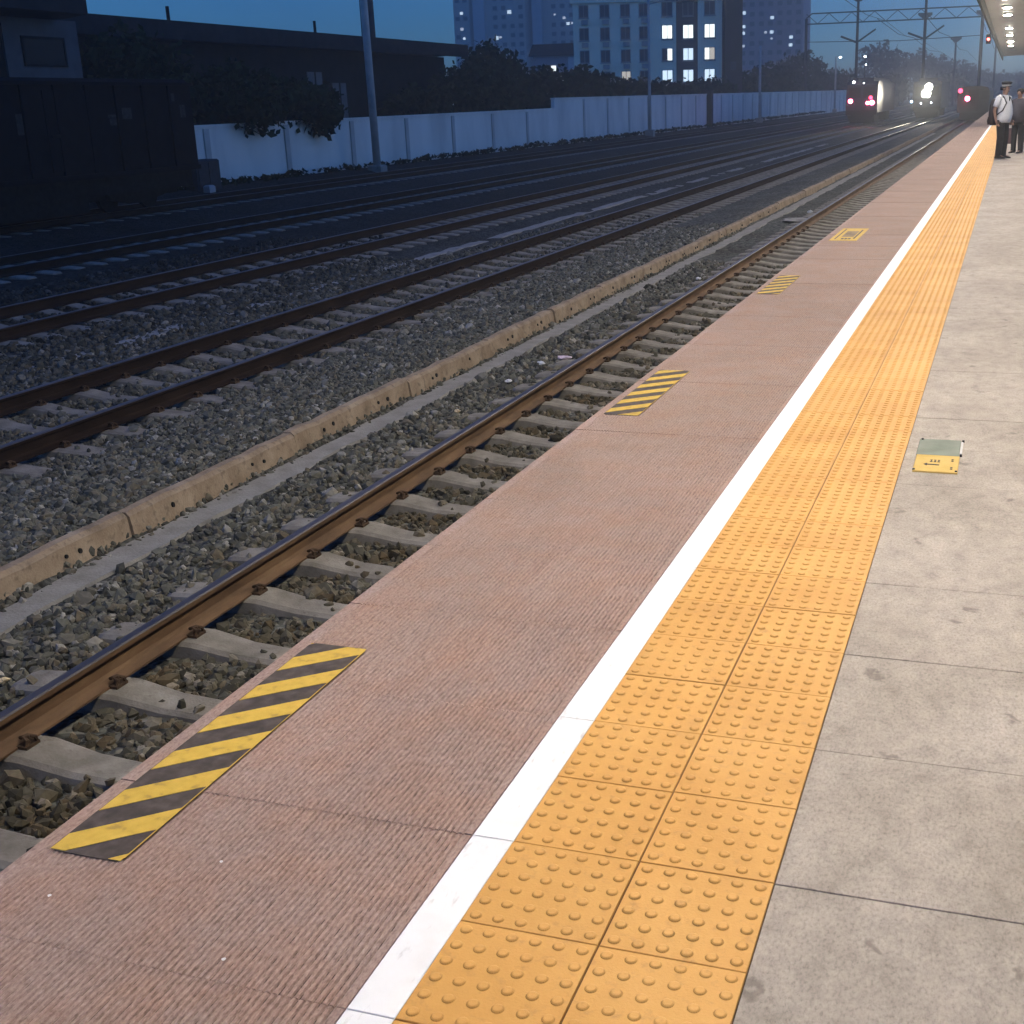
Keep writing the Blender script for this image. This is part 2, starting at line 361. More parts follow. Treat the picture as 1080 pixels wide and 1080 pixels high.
M['palecoat'] = mat('pale_coat', [(.42, .41, .41), (.52, .51, .50)], 9, .85)

# ------------------------------------------------------------------ ground and track bed
BED = [(0.5, -1.45), (-.9, -1.47), (-2.62, -1.47), (-3.0, -1.44), (-3.62, -1.435), (-3.94, -1.43), (-4.02, -1.375), (-4.10, -1.375), (-4.16, -1.28), (-4.5, -1.27), (-5.75, -1.40), (-6.2, -1.43), (-6.55, -1.455), (-7.75, -1.455), (-8.45, -1.425),
       (-9.1, -1.47), (-10.3, -1.45), (-10.75, -1.425), (-13.3, -1.425), (-14.2, -1.48), (-15.9, -1.44), (-16.2, -1.42), (-18.8, -1.42),
       (-20.2, -1.36), (-21.1, -1.19), (-24.1, -1.19), (-24.9, -.98), (-26.0, -.9), (-60, -.85)]
def bedz(x):
    for (a, za), (b, zb) in zip(BED, BED[1:]):
        if b <= x <= a: return zb + (za - zb) * (x - b) / (a - b)
    return BED[0][1] if x > BED[0][0] else BED[-1][1]
mb = MB()
xs = [1500, 60, 11.0, 10.9] + [b[0] for b in BED] + [-300, -1500]
rings = []
for y in (-60, 700, 3000):
    rings.append([(x, y, (bedz(x) - .05) if x < 10.95 else -.35) for x in xs])
mb.loft(rings, caps=False, close=False)
struct('ground', mb, M['soil'])
mb = MB()
xs = []
for (a, _), (b, _) in zip(BED[:-2], BED[1:-1]):
    n = max(1, int((a - b) / .3)); xs += [a + (b - a) * i / n for i in range(n)]
xs.append(-25.6)
ys = [0 + .4 * i for i in range(80)] + [32 + 2.5 * i for i in range(60)] + [182 + 20 * i for i in range(22)]
rings = [[(x, y, bedz(x) + random.uniform(-.018, .018)) for x in xs] for y in ys]
mb.loft(rings, caps=False, close=False)
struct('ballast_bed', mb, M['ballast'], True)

# loose stones, angular, real geometry close to the camera
SL = .693; SL0 = 4.38 - SL * 2
T2, T3, T4, T5 = -7.15, -12.03, -17.47, -22.62
def stones(regions):
    t = (1 + 5 ** .5) / 2
    ico = np.array([(-1, t, 0), (1, t, 0), (-1, -t, 0), (1, -t, 0), (0, -1, t), (0, 1, t), (0, -1, -t), (0, 1, -t), (t, 0, -1), (t, 0, 1), (-t, 0, -1), (-t, 0, 1)], float)
    ico /= np.linalg.norm(ico[0])
    F = np.array([(0, 11, 5), (0, 5, 1), (0, 1, 7), (0, 7, 10), (0, 10, 11), (1, 5, 9), (5, 11, 4), (11, 10, 2), (10, 7, 6), (7, 1, 8),
                  (3, 9, 4), (3, 4, 2), (3, 2, 6), (3, 6, 8), (3, 8, 9), (4, 9, 5), (2, 4, 11), (6, 2, 10), (8, 6, 7), (9, 8, 1)])
    P = []
    for x0, x1, y0, y1, dens, size, sl, xc in regions:
        n = int((x1 - x0) * (y1 - y0) * dens)
        x = RNG.uniform(x0, x1, n); y = y0 + (y1 - y0) * RNG.uniform(0, 1, n) ** 1.25
        if sl:
            ph = np.abs(((y - sl[0]) / sl[1] + .5) % 1 - .5) * sl[1]
            on = (np.abs(x - xc) < 1.29) & (ph < .125)
            keep = ~on | (RNG.uniform(0, 1, n) < .07)
            rail = np.abs(np.abs(x - xc) - .753) < .09
            keep &= ~rail
            x, y, on = x[keep], y[keep], on[keep]
        else: on = np.zeros(len(x), bool)
        z = np.array([bedz(a) for a in x]) + RNG.uniform(-.012, .022, len(x)) + np.where(on, .04, 0)
        s = size * RNG.lognormal(0, .28, len(x))
        P.append(np.stack([x, y, z, s], 1))
    P = np.concatenate(P); n = len(P)
    V = ico[None] * (1 + RNG.uniform(-.40, .30, (n, 12, 1)))
    V = V * RNG.uniform(.62, 1.25, (n, 1, 3))
    q = RNG.normal(size=(n, 4)); q /= np.linalg.norm(q, axis=1, keepdims=True)
    a, b, c, d = q.T
    Rm = np.stack([1 - 2 * (c * c + d * d), 2 * (b * c - a * d), 2 * (b * d + a * c), 2 * (b * c + a * d), 1 - 2 * (b * b + d * d), 2 * (c * d - a * b),
                   2 * (b * d - a * c), 2 * (c * d + a * b), 1 - 2 * (b * b + c * c)], 1).reshape(n, 3, 3)
    V = np.einsum('nij,nkj->nki', Rm, V) * P[:, None, 3:4] + P[:, None, :3]
    FF = (F[None] + (np.arange(n) * 12)[:, None, None]).reshape(-1)
    me = bpy.data.meshes.new('ballast_stones')
    me.vertices.add(n * 12); me.vertices.foreach_set('co', V.reshape(-1).astype(np.float32))
    me.loops.add(len(FF)); me.loops.foreach_set('vertex_index', FF.astype(np.int32))
    me.polygons.add(len(FF) // 3); me.polygons.foreach_set('loop_start', np.arange(0, len(FF), 3, dtype=np.int32))
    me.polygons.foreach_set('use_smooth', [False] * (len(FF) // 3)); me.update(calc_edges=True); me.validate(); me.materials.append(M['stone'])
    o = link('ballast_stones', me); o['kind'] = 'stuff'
stones([(-3.66, -.3, 2.8, 12, 620, .030, (SL0, SL), -1.75), (-3.66, -.3, 12, 24, 300, .034, (SL0, SL), -1.75),
        (-4.06, -3.9, 4, 30, 420, .024, None, 0),
        (-5.9, -4.14, 4.5, 14, 780, .028, None, 0), (-5.9, -4.14, 14, 30, 380, .033, None, 0),
        (-9.3, -5.9, 7, 18, 300, .035, (9.99, .71), T2), (-9.3, -5.9, 18, 34, 150, .04, (9.99, .71), T2),
        (-11, -9.3, 10, 24, 180, .04, None, 0), (-15.5, -11, 13, 28, 80, .042, (15.81, .635), T3)])

# ------------------------------------------------------------------ railway tracks
RP = [(-.075, 0), (.075, 0), (.075, .012), (.02, .032), (.0085, .05), (.0085, .13), (.034, .142), (.036, .168), (.026, .176), (-.026, .176), (-.036, .168), (-.034, .142), (-.0085, .13), (-.0085, .05), (-.02, .032), (-.075, .012)]
def sleeper_mb(y0=0, x=0, z=0):
    m = MB(); rings = []
    for dx, top, hw in ((-1.30, -.035, .10), (-1.25, -.02, .125), (-.95, .0, .135), (-.60, .0, .135), (-.32, -.045, .122), (0, -.06, .118), (.32, -.045, .122), (.60, .0, .135), (.95, .0, .135), (1.25, -.02, .125), (1.30, -.035, .10)):
        rings.append([(x + dx, y0 - hw - .03, z - .2), (x + dx, y0 + hw + .03, z - .2), (x + dx, y0 + hw, z + top - .018), (x + dx, y0 + hw - .03, z + top), (x + dx, y0 - hw + .03, z + top), (x + dx, y0 - hw, z + top - .018)])
    return m.loft(rings)
SLEEPER = sleeper_mb().mesh('sleeper', M['sleeper'])
def clip_mb():
    m = MB()
    m.box((-.035, -.055, -.002), (.06, .055, .022))
    m.tube([(.045, -.04, .02), (.05, -.03, .06), (.01, -.015, .072), (-.03, 0, .05), (.01, .02, .068), (.05, .035, .055), (.045, .045, .02)], .013, 6)
    m.cyl((.02, 0, .02), .018, .06, 6)
    return m
CLIP = clip_mb().mesh('rail_clip', M['clip'])
def track(xc, rz, phase, sp, ystart, nclip, label, yend=420, nparts=100, rust='rustdark'):
    zf = rz - .176
    t = thing('railway_track', (xc, 0, zf), label, 'railway track', 'railway tracks')
    for s in (-1, 1):
        m = MB(); X = xc + s * .753
        m.loft([[(X + a, y, zf + b) for a, b in RP] for y in (-4, yend)])
        me = m.mesh('rail', M[rust], (xc, 0, zf)); me.materials.append(M['railhead'])
        for p in me.polygons:
            if p.normal.z > .5 and p.center.z > .17: p.material_index = 1
        link('rail', me, t)
    k0 = math.ceil((ystart - phase) / sp)
    for k in range(k0, k0 + nparts):
        y = phase + k * sp
        s = link('sleeper', SLEEPER, t); s.location = (random.uniform(-.012, .012), y, 0); s.rotation_euler.z = random.uniform(-.008, .008)
        if k - k0 < nclip:
            for rx in (-.753, .753):
                for d in (-1, 1):
                    c = link('rail_clip', CLIP, s); c.location = (rx + d * .082, 0, .0); c.scale = (.85, .85, .72)
                    if d < 0: c.rotation_euler.z = math.pi
    m = MB(); y = phase + (k0 + nparts) * sp
    while y < min(yend, 230):
        q = sleeper_mb(y, xc, zf); m.add(q.v, q.f); y += sp
    o = part('sleeper', m, M['sleeper'], t); o['kind'] = 'stuff'
    return t
track(-1.75, -1.196, SL0, SL, 2.9, 40, 'rusty railway track right beside the platform edge', rust='rust')
track(T2, -1.196, 9.99, .71, 7.5, 36, 'railway track just beyond the pale drilled kerb')
track(T3, -1.196, 15.81, .635, 13, 0, 'dim railway track behind the narrow buried cable trough')
track(T4, -1.196, 21.59, .713, 18.5, 0, 'dark railway track between the goods wagon and the other empty tracks')
track(T5, -.98, 26.0, .713, 20, 0, 'dark railway track under the goods wagon')

# kerb blocks along the drain, each about 2.35 m long
ky = 2.58
kn = 0
while ky < 165:
    hs = []
    L_ = 2.33
    near = kn < 14
    dx = random.uniform(-.02, .02) - 4.09; dz = random.uniform(-.012, .012)
    lab = 'pale drilled concrete kerb block between ballast beds, %s along the row from the camera' % (ORD[kn] if kn else 'nearest') if kn < 14 else 'distant pale kerb block in the row running between the ballast beds'
    t = thing('kerb_block', (dx, ky, -1.46), lab, 'kerb block', 'drilled concrete kerb blocks')
    mb = MB(); x0, x1 = dx - .06, dx + .06
    n = 10 if near else 1
    rings = []
    for i in range(n + 1):
        y = ky + L_ * i / n
        j = random.uniform(-.012, .009) if near else 0
        rings.append([(x0 - .02, y, -1.5), (x1 + .05, y, -1.5), (x1 + .01 + j * .5, y, -1.235 + dz + j), (x1 - .025, y, -1.205 + dz + j), (x0 + .02, y, -1.205 + dz + j), (x0, y, -1.23 + dz)])
    mb.loft(rings); part('block', mb, M['kerb'], t)
    if near:
        for hy in (.52, .68, 1.62, 1.78):
            if random.random() < .22: continue
            rh = random.uniform(.013, .023); sq = random.uniform(.7, 1.1)
            for q in range(1):
                mb = MB(); yy = ky + hy + random.uniform(-.05, .05); zz = -1.30 + dz + random.uniform(-.012, .012); xx = x1 + .028
                ring = [(xx + .006 - .13 * (rh * math.sin(a)) - .15 * (zz + 1.3), yy + rh * sq * math.cos(a), zz + rh * math.sin(a)) for a in [math.pi * 2 * k / 12 for k in range(12)]]
                mb.loft([[(x - .012, y, z) for x, y, z in ring], ring]); part('drill_hole', mb, M['hole'], t)
    ky += L_ + .02; kn += 1
# mortar strip at the kerb's foot
mb = MB(); rings = []
for i in range(260):
    y = 2 + i * .4
    a, b = random.uniform(-.03, .03), random.uniform(-.04, .04)
    rings.append([(-3.95 + a, y, -1.47), (-3.94 + a, y, -1.405), (-3.70 + b, y, -1.412), (-3.68 + b, y, -1.47)])
mb.loft(rings); struct('drain_strip', mb, M['strip'])
# half buried cable trough between the second and third track
mb = MB(); rings = []
for i in range(150):
    y = 12.5 + i * .5; a = random.uniform(-.05, .05); h = random.uniform(-.045, -.005)
    rings.append([(-9.86 + a, y, -1.5), (-9.83 + a, y, -1.42 + h), (-9.56 + a, y, -1.425 + h), (-9.53 + a, y, -1.5)])
mb.loft(rings); one('cable_trough', mb, M['strip'], (-9.7, 12.5, -1.46), 'narrow grey cable trough half buried between two tracks', 'cable trough')

# litter by the near track
def lump(name, x, y, z, s, m, label, cat='litter', flat=.5, grp=None):
    mb = MB(); n = 8; rings = []
    for i in range(5):
        t = math.pi * (i + .15) / 4.3
        rings.append([(x + s * math.sin(t) * math.cos(a) * random.uniform(.6, 1.2), y + s * math.sin(t) * math.sin(a) * random.uniform(.6, 1.2), z + s * flat * (1 + math.cos(t)) * random.uniform(.7, 1.1)) for a in [2 * math.pi * k / n for k in range(n)]])
    mb.loft(rings); one(name, mb, m, (x, y, z), label, cat, grp)
Lg = 'litter beside the near track'
lump('paper_scrap', -3.18, 13.87, -1.40, .05, M['scrap'], 'crumpled white paper beside pink wrapper on track ballast', grp=Lg)
lump('plastic_wrapper', -3.02, 14.25, -1.40, .09, M['pinkscrap'], 'pinkish plastic wrapper lying left of the rusty rail', flat=.25, grp=Lg)
lump('paper_scrap', -3.21, 12.89, -1.41, .045, M['scrap'], 'white crumpled scrap on ballast, nearer than the pink wrapper', grp=Lg)
lump('paper_scrap', -3.21, 11.45, -1.41, .035, M['brownscrap'], 'small tan scrap on ballast, left of the rusty rail', grp=Lg)
lump('paper_scrap', -2.99, 21.34, -1.40, .05, M['scrap'], 'small white scrap on ballast beyond the second hazard sticker', grp=Lg)
lump('paper_scrap', -3.01, 34.44, -1.40, .08, M['scrap'], 'farthest white scrap on ballast beside the rusty rail', grp=Lg)
lump('broken_slab', -3.12, 32.4, -1.42, .42, M['strip'], 'flat pale grey broken slab lying on distant ballast', 'slab', flat=.10)
lump('paper_scrap', -3.13, 5.0, -1.41, .035, M['brownscrap'], 'tan scrap at the left edge beside the nearest rail', grp=Lg)
for i, (x, y, lab) in enumerate(((.18, 1.82, 'tiny white paper crumb just below the nearest hazard sticker'), (.47, 2.03, 'tiny white crumb on pink paving right of the hazard sticker'), (.67, 1.74, 'tiny white crumb on pink paving closest to the camera'))):
    lump('paper_crumb', x, y, .001, .0045, M['scrap'], lab, 'litter', .5, 'paper crumbs on the pink paving')

# ------------------------------------------------------------------ platform
PY0, PY1 = -6.0, 172.0
mb = MB(); mb.prism([(0.02, -.09), (0.12, -.13), (.12, -1.6), (11, -1.6), (11, -.021), (0.02, -.021)], 'y', PY0, PY1); struct('platform_body', mb, M['plat'])
Y0 = 1.682
# pink ribbed edge paving, slabs 0.6 m long, ribs cut into the top
XW0, XW1, XY1 = .974, 1.0735, 1.6735
def ribs():
    pr = [(0.0, -.075), (0.0, -.007), (.006, -.001), (.047, -.001), (.05, -.004)]
    x = .053
    while x < XW0 - .03:
        pr += [(x, -.0035), (x + .0026, 0.0), (x + .0102, 0.0), (x + .0128, -.0035)]
        x += .0152
    pr += [(x, -.0035), (x + .003, 0.0), (XW0 - .0025, 0.0), (XW0 - .001, -.075)]
    return pr
PR = ribs()
mb = MB(); k = -12
while Y0 + .6 * k < PY1 - .7:
    y = Y0 + .6 * k; d = random.uniform(-.0012, .0012)
    rg = [[(x, yy, z + d) for x, z in PR] for yy in (y + .0018, y + .5982)]
    mb.loft(rg); k += 1
o = struct('edge_paving', mb, M['pink']); o.data.materials.append(M['groove'])
NPR = len(PR)
for i, p in enumerate(o.data.polygons):
    j = i % (NPR + 2)                         # faces come slab by slab: one per profile edge, then two caps
    if j < NPR - 1 and max(PR[j][1], PR[j + 1][1]) < -.003 and min(PR[j][1], PR[j + 1][1]) > -.0065: p.material_index = 1
mb = MB(); mb.box((.004, PY0, -.02), (11, PY1, -.0075)); struct('joint_bed', mb, M['slabgap'])
mb = MB(); k = -12
while Y0 + .6 * k < PY1 - .7:
    y = Y0 + .6 * k; mb.bev((XW0, y + .001, -.02), (XW1, y + .599, .001), .0012); k += 1
struct('white_line', mb, M['white'])
# tactile strip: two columns of 0.3 m tiles, 6 x 6 flat topped studs each
mb = MB(); ntile = int((PY1 - 1 - Y0) / .3)
for k in range(-20, ntile):
    for c in (0, 1):
        x = XW1 + .3 * c; y = Y0 + .3 * k; d = random.uniform(-.0009, .0009)
        tight = ((k + c) % 3 == 0)
        gp = .0006 if tight else .0016
        if k < 130: mb.bev((x + .0008 + c * .0012, y + gp, -.02), (x + .2992 - (1 - c) * .0012, y + .3 - gp, .0015 + d), .0014)
    if k >= 130 and (k - 130) % 10 == 0: mb.box((XW1 + .001, y, -.02), (XY1 - .001, y + 3.0, .0015))
def stud(cx, cy, z, n, full):
    if full: prof = ((.0134, 0), (.0119, .0024), (.0096, .0040), (.0070, .0044))
    else: prof = ((.0138, 0), (.0096, .0041))
    o = len(mb.v)
    for r_, h in prof:
        mb.v.extend((cx + r_ * math.cos(2 * math.pi * j / n), cy + r_ * math.sin(2 * math.pi * j / n), z + h) for j in range(n))
    for i in range(len(prof) - 1):
        mb.f.extend((o + i * n + j, o + i * n + (j + 1) % n, o + (i + 1) * n + (j + 1) % n, o + (i + 1) * n + j) for j in range(n))
    mb.f.append(tuple(o + (len(prof) - 1) * n + j for j in range(n)))
for k in range(-3, 190):
    y = Y0 + .3 * k
    n, full = (16, True) if y < 7 else ((8, True) if y < 14 else (6, False))
    for c in (0, 1):
        for i in range(6):
            for j in range(6):
                stud(XW1 + .3 * c + .025 + .05 * i, y + .025 + .05 * j, .0014, n, full)
me = bpy.data.meshes.new('tactile_paving'); me.from_pydata(mb.v, [], mb.f); me.materials.append(M['yellow'])
o = link('tactile_paving', me); o['kind'] = 'structure'
mb = MB(); mb.box((XW1, PY0, -.0072), (XY1, PY1, -.0045)); struct('tile_joint_bed', mb, M['tilegap'])
# grey slabs, same 0.6 m joints
mb = MB(); k = -12
while Y0 + .6 * k < PY1 - .7:
    y = Y0 + .6 * k; d = random.uniform(-.0012, .001)
    e = random.uniform(-.0001, .0001)
    mb.bev((XY1 + .0016, y + .0015 + e, -.02), (11, y + .5985 + e, -.001 + d), .0012); k += 1
struct('concrete_paving', mb, M['slab'])

# hazard stickers, a floor sign panel, a screwed floor plate
def clip_poly(poly, x0, x1, y0, y1):
    def cl(p, f, it):
        o = []
        for i in range(len(p)):
            a, b = p[i], p[(i + 1) % len(p)]
            if f(a): o.append(a)
            if f(a) != f(b): o.append(it(a, b))
        return o
    def ix(X): return lambda a, b: (X, a[1] + (b[1] - a[1]) * (X - a[0]) / (b[0] - a[0]))
    def iy(Y): return lambda a, b: (a[0] + (b[0] - a[0]) * (Y - a[1]) / (b[1] - a[1]), Y)
    for f, it in ((lambda p: p[0] >= x0, ix(x0)), (lambda p: p[0] <= x1, ix(x1)), (lambda p: p[1] >= y0, iy(y0)), (lambda p: p[1] <= y1, iy(y1))):
        if len(poly) > 2: poly = cl(poly, f, it)
    return poly
def sticker(yo, label, wob):
    x0, x1, y0, y1 = .052, .249, yo, yo + 1.18
    t = thing('hazard_sticker', (x0, y0, 0), label, 'floor sticker', 'striped hazard stickers on the platform edge')
    c = .016
    mb = MB(); mb.prism([(x0 + c, y0), (x1 - c, y0), (x1, y0 + c), (x1, y1 - c), (x1 - c, y1), (x0 + c, y1), (x0, y1 - c), (x0, y0 + c)], 'z', .0005, .0022); part('dark_backing', mb, M['sticker_d'], t)
    for k in range(-2, 7):
        ya = y0 - .033 + .2 * k + wob
        p = clip_poly([(x0, ya), (x1, ya + .173), (x1, ya + .173 + .096), (x0, ya + .096)], x0 + .003, x1 - .003, y0 + .004, y1 - .004)
        if len(p) > 2:
            mb = MB(); mb.prism(p, 'z', .0022, .0034); part('stripe', mb, M['sticker_y'], t)
    mb = MB(); mb.box((x1 - .004, y0 + c, .0022), (x1 - .0005, y1 - c, .0032)); part('edge_line', mb, M['sticker_y'], t)
sticker(1.967, 'large yellow and dark striped hazard sticker nearest the camera', 0)
sticker(6.21, 'striped hazard sticker beside the rusty rail, second along the pink paving', .07)
sticker(10.60, 'small looking striped hazard sticker, third along just before the yellow floor panel', .03)
# yellow floor panel
t = thing('floor_panel', (.25, 15.5, 0), 'yellow rectangular floor panel with dark blurred marks on distant pink paving', 'floor sign')
mb = MB(); mb.bev((.10, 14.8, .0005), (.42, 16.2, .003), .002); part('panel', mb, M['sticker_y'], t)
mb = MB(); mb.prism([(.145, 14.95), (.16, 14.95), (.16, 16.1), (.145, 16.1)], 'z', .003, .0042); part('border_line', mb, M['sticker_d'], t)
mb = MB(); mb.prism([(.20, 15.2), (.34, 15.2), (.34, 15.85), (.20, 15.85)], 'z', .003, .0042); part('emblem', mb, M['kerb'], t)
mb = MB()
for a in (.22, .26, .30): mb.box((a, 14.93, .003), (a + .03, 15.06, .0042))
mb.box((.355, 15.0, .003), (.375, 16.0, .0042)); part('lettering', mb, M['sticker_d'], t)
# screwed plate
t = thing('floor_plate', (1.825, 5.76, 0), 'small floor plate, half green grey and half yellow, screwed to grey slabs', 'floor plate')
mb = MB(); mb.bev((1.725, 5.75, -.001), (1.918, 6.035, .006), .003); part('grey_half', mb, M['plate_g'], t)
mb = MB(); mb.bev((1.728, 5.475, -.001), (1.922, 5.748, .0068), .003); part('yellow_half', mb, M['plate_y'], t)
mb = MB()
for i in range(3):                                   # short word of three characters, too blurred to read
    x = 1.795 + i * .0165
    mb.box((x, 5.628, .0068), (x + .012, 5.636, .0078)); mb.box((x + .001, 5.655, .0068), (x + .011, 5.663, .0078)); mb.box((x + .004, 5.6362, .0068), (x + .008, 5.6548, .0078))
part('lettering', mb, M['ink'], t)
mb = MB(); mb.prism([(1.770, 5.585), (1.785, 5.565), (1.785, 5.579), (1.838, 5.576), (1.838, 5.588), (1.785, 5.592), (1.785, 5.607)], 'z', .0068, .0078); part('arrow', mb, M['ink'], t)
mb = MB()
for y in (5.55, 5.68):
    mb.cyl((1.893, y, .0068), .006, .001, 8); mb.box((1.888, y - .03, .0068), (1.898, y - .016, .0078))
part('symbol', mb, M['ink'], t)
for x, y in ((1.733, 5.49), (1.915, 5.49), (1.738, 6.02), (1.928, 6.02), (1.926, 5.765)):
    mb = MB(); mb.cyl((x, y, .0), .0055, .0115, 8); part('screw', mb, M['screw'], t)
mb = MB(); mb.box((1.9195, 5.79, .0), (1.929, 6.0, .008)); part('side_strip', mb, M['lamphouse'], t)

# ------------------------------------------------------------------ canopy and its lamps
t = thing('platform_canopy', (3, 60, 4.9), 'long pale platform canopy with a row of round lamps underneath', 'canopy')
mb = MB(); mb.prism([(.70, 4.972), (10.5, 5.25), (10.5, 5.6), (.70, 5.3)], 'y', -9.0, 140.0); part('roof_slab', mb, M['canopy'], t)
mb = MB(); mb.prism([(.60, 4.58), (.697, 4.58), (.697, 5.40), (.60, 5.40)], 'y', -9.1, 140.1); part('fascia', mb, M['canopyedge'], t)  # drop deepened to cut lamp light off the far tracks and wagon
for y in (10, 31, 52, 73, 94, 115, 136):
    mb = MB(); mb.cyl((6.0, y, -.02), .22, 5.16, 14); part('pillar', mb, M['canopyedge'], t, True)
def lampz(x): return 4.97 + (x - .62) * .02834
def lamp(x, y, label, grp):
    z = lampz(x)
    l = thing('canopy_lamp', (x, y, z), label, 'ceiling lamp', grp)
    mb = MB(); mb.cyl((x, y, z - .10), .20, .10, 14, .17); part('housing', mb, M['lamphouse'], l)
    mb = MB(); mb.cyl((x, y, z - .125), .15, .022, 12); part('diffuser', mb, M['lamp'], l)
    return l
ROWY = [3.2] + [46.5 + 5.6 * k for k in range(-7, 4)] + [76.5, 86.0, 97.0, 105.5]
proto = None
for i, y in enumerate(ROWY):
    vis = [q for q in ROWY if q > 45]
    if y > 45:
        j = vis.index(y); lab = 'round glowing lamp under the canopy, %s of the visible row' % ('nearest' if j == 0 else ORD[j])
    else: lab = 'round glowing lamp under the canopy overhead, before the visible row'
    if proto is None: proto = lamp(1.5, y, lab, 'round lamps under the canopy')
    else:
        c = copy_tree(proto); c.location = (1.5, y, lampz(1.5)); c['label'] = lab
# red signal under the canopy edge
t = thing('signal_lamp', (.43, 72, 4.4), 'small red signal light hanging at the canopy edge', 'signal light')
mb = MB(); mb.box((.60, 71.95, 4.45), (.66, 72.05, 4.575)); part('bracket', mb, M['darkmetal'], t)
mb = MB(); mb.bev((.43, 71.85, 3.98), (.67, 72.1, 4.45), .03); part('housing', mb, M['darkmetal'], t)
mb = MB(); mb.loft([[(.55 + .07 * math.cos(a), yy, 4.2 + .07 * math.sin(a)) for a in [2 * math.pi * k / 12 for k in range(12)]] for yy in (71.80, 71.849)]); part('lens', mb, M['signalred'], t)

# ------------------------------------------------------------------ boundary wall
def wbase(y): return -.88 + (y - 40) * .0012
def wtop(y): return (1.10 + (y - 40) * .0035) if y < 78.4 else (1.86 + (y - 78.4) * .0036)
WX = -26.0
t = thing('boundary_wall', (WX, 130, -.9), 'long whitewashed boundary wall with thin pilasters, stepping up behind the tracks', 'wall')
ys = [24 + 5.45 * i for i in range(44)]
for a, b, nm in ((20, 78.4, 'low_section'), (78.4, 121.6, 'tall_section'), (122.6, 258, 'tall_section')):
    mb = MB(); rings = []
    n = max(2, int((b - a) / 5))
    for i in range(n + 1):
        y = a + (b - a) * i / n
        e = wtop(min(max(y, a + .01), b - .01)); rings.append([(WX - .12, y, wbase(y) - .4), (WX + .12, y, wbase(y) - .4), (WX + .12, y, e), (WX - .12, y, e)])
    mb.loft(rings); wsec = part(nm, mb, M['wallpaint'], t)
    mb = MB(); mb.loft([[(WX - .17, y, wtop(y)+.002), (WX + .17, y, wtop(y)+.002), (WX + .17, y, wtop(y) + .09), (WX - .17, y, wtop(y) + .09)] for y in (a + .01, b - .01)]); part('coping', mb, M['wallpaint'], wsec)
for y in [46.0 + 5.47 * k for k in range(-4, 38)]:
    if abs(y - 78.4) < 1 or abs(y - 122) < 1.2: continue
    mb = MB(); mb.box((WX + .118, y - .16, wbase(y) - .3), (WX + .175, y + .16, wtop(y) - .05)); part('pilaster', mb, M['wallpost'], t)
t = thing('gate_post', (WX + .3, 122.1, wbase(122) - .2), 'dark brown post standing in the gap of the white wall', 'post')
mb = MB(); mb.bev((WX - .2, 121.65, wbase(122) - .2), (WX + .55, 122.55, 2.35), .05); part('shaft', mb, M['darkpole'], t)
mb = MB(); mb.box((WX - .25, 121.55, 2.352), (WX + .6, 122.65, 2.45)); part('cap', mb, M['darkpole'], t)
# weeds along the wall foot, ground cover
def leaves(c, r, n, size, seed, shell=.55):
    """leaf quads spread through one or more clumps"""
    rg = np.random.default_rng(seed)
    mb = MB(); 
    for (cx, cy_, cz), (rx, ry, rz), m_ in zip(c, r, n):
        d = rg.normal(size=(m_, 3)); d /= np.linalg.norm(d, axis=1, keepdims=True)
        rad = rg.uniform(0, 1, (m_, 1)) ** shell
        lump_ = 1 + .22 * np.sin(d[:, :1] * 5 + seed) * np.cos(d[:, 2:] * 6 + seed * 2)
        p = d * rad * lump_ * np.array([[rx, ry, rz]]) + np.array([[cx, cy_, cz]])
        u = rg.normal(size=(m_, 3)); u /= np.linalg.norm(u, axis=1, keepdims=True)
        w_ = np.cross(u, rg.normal(size=(m_, 3))); w_ /= np.linalg.norm(w_, axis=1, keepdims=True)
        s = size * rg.uniform(.6, 1.4, (m_, 1))
        q = np.stack([p - u * s, p + w_ * s * .55, p + u * s, p - w_ * s * .55], 1)
        o = len(mb.v); mb.v += [tuple(x) for x in q.reshape(-1, 3)]
        mb.f += [(o + 4 * i, o + 4 * i + 1, o + 4 * i + 2, o + 4 * i + 3) for i in range(m_)]
    return mb
def leafpart(name, mb, m, parent):
    off = wloc(parent) if parent else (0, 0, 0)
    me = bpy.data.meshes.new(name); me.from_pydata([(x - off[0], y - off[1], z - off[2]) for x, y, z in mb.v], [], mb.f); me.materials.append(m)
    return link(name, me, parent)
cs, rs, ns = [], [], []
for i in range(150):
    y = 30 + 170 * (i / 150) ** 1.2 + random.uniform(-.4, .4); h = random.uniform(.06, .17)
    cs.append((WX + .45 + random.uniform(-.15, .5), y, wbase(y) + h * .4)); rs.append((.35, .7, h)); ns.append(26)
o = leafpart('weeds', leaves(cs, rs, ns, .12, 5), M['leafB'], None); o['kind'] = 'stuff'

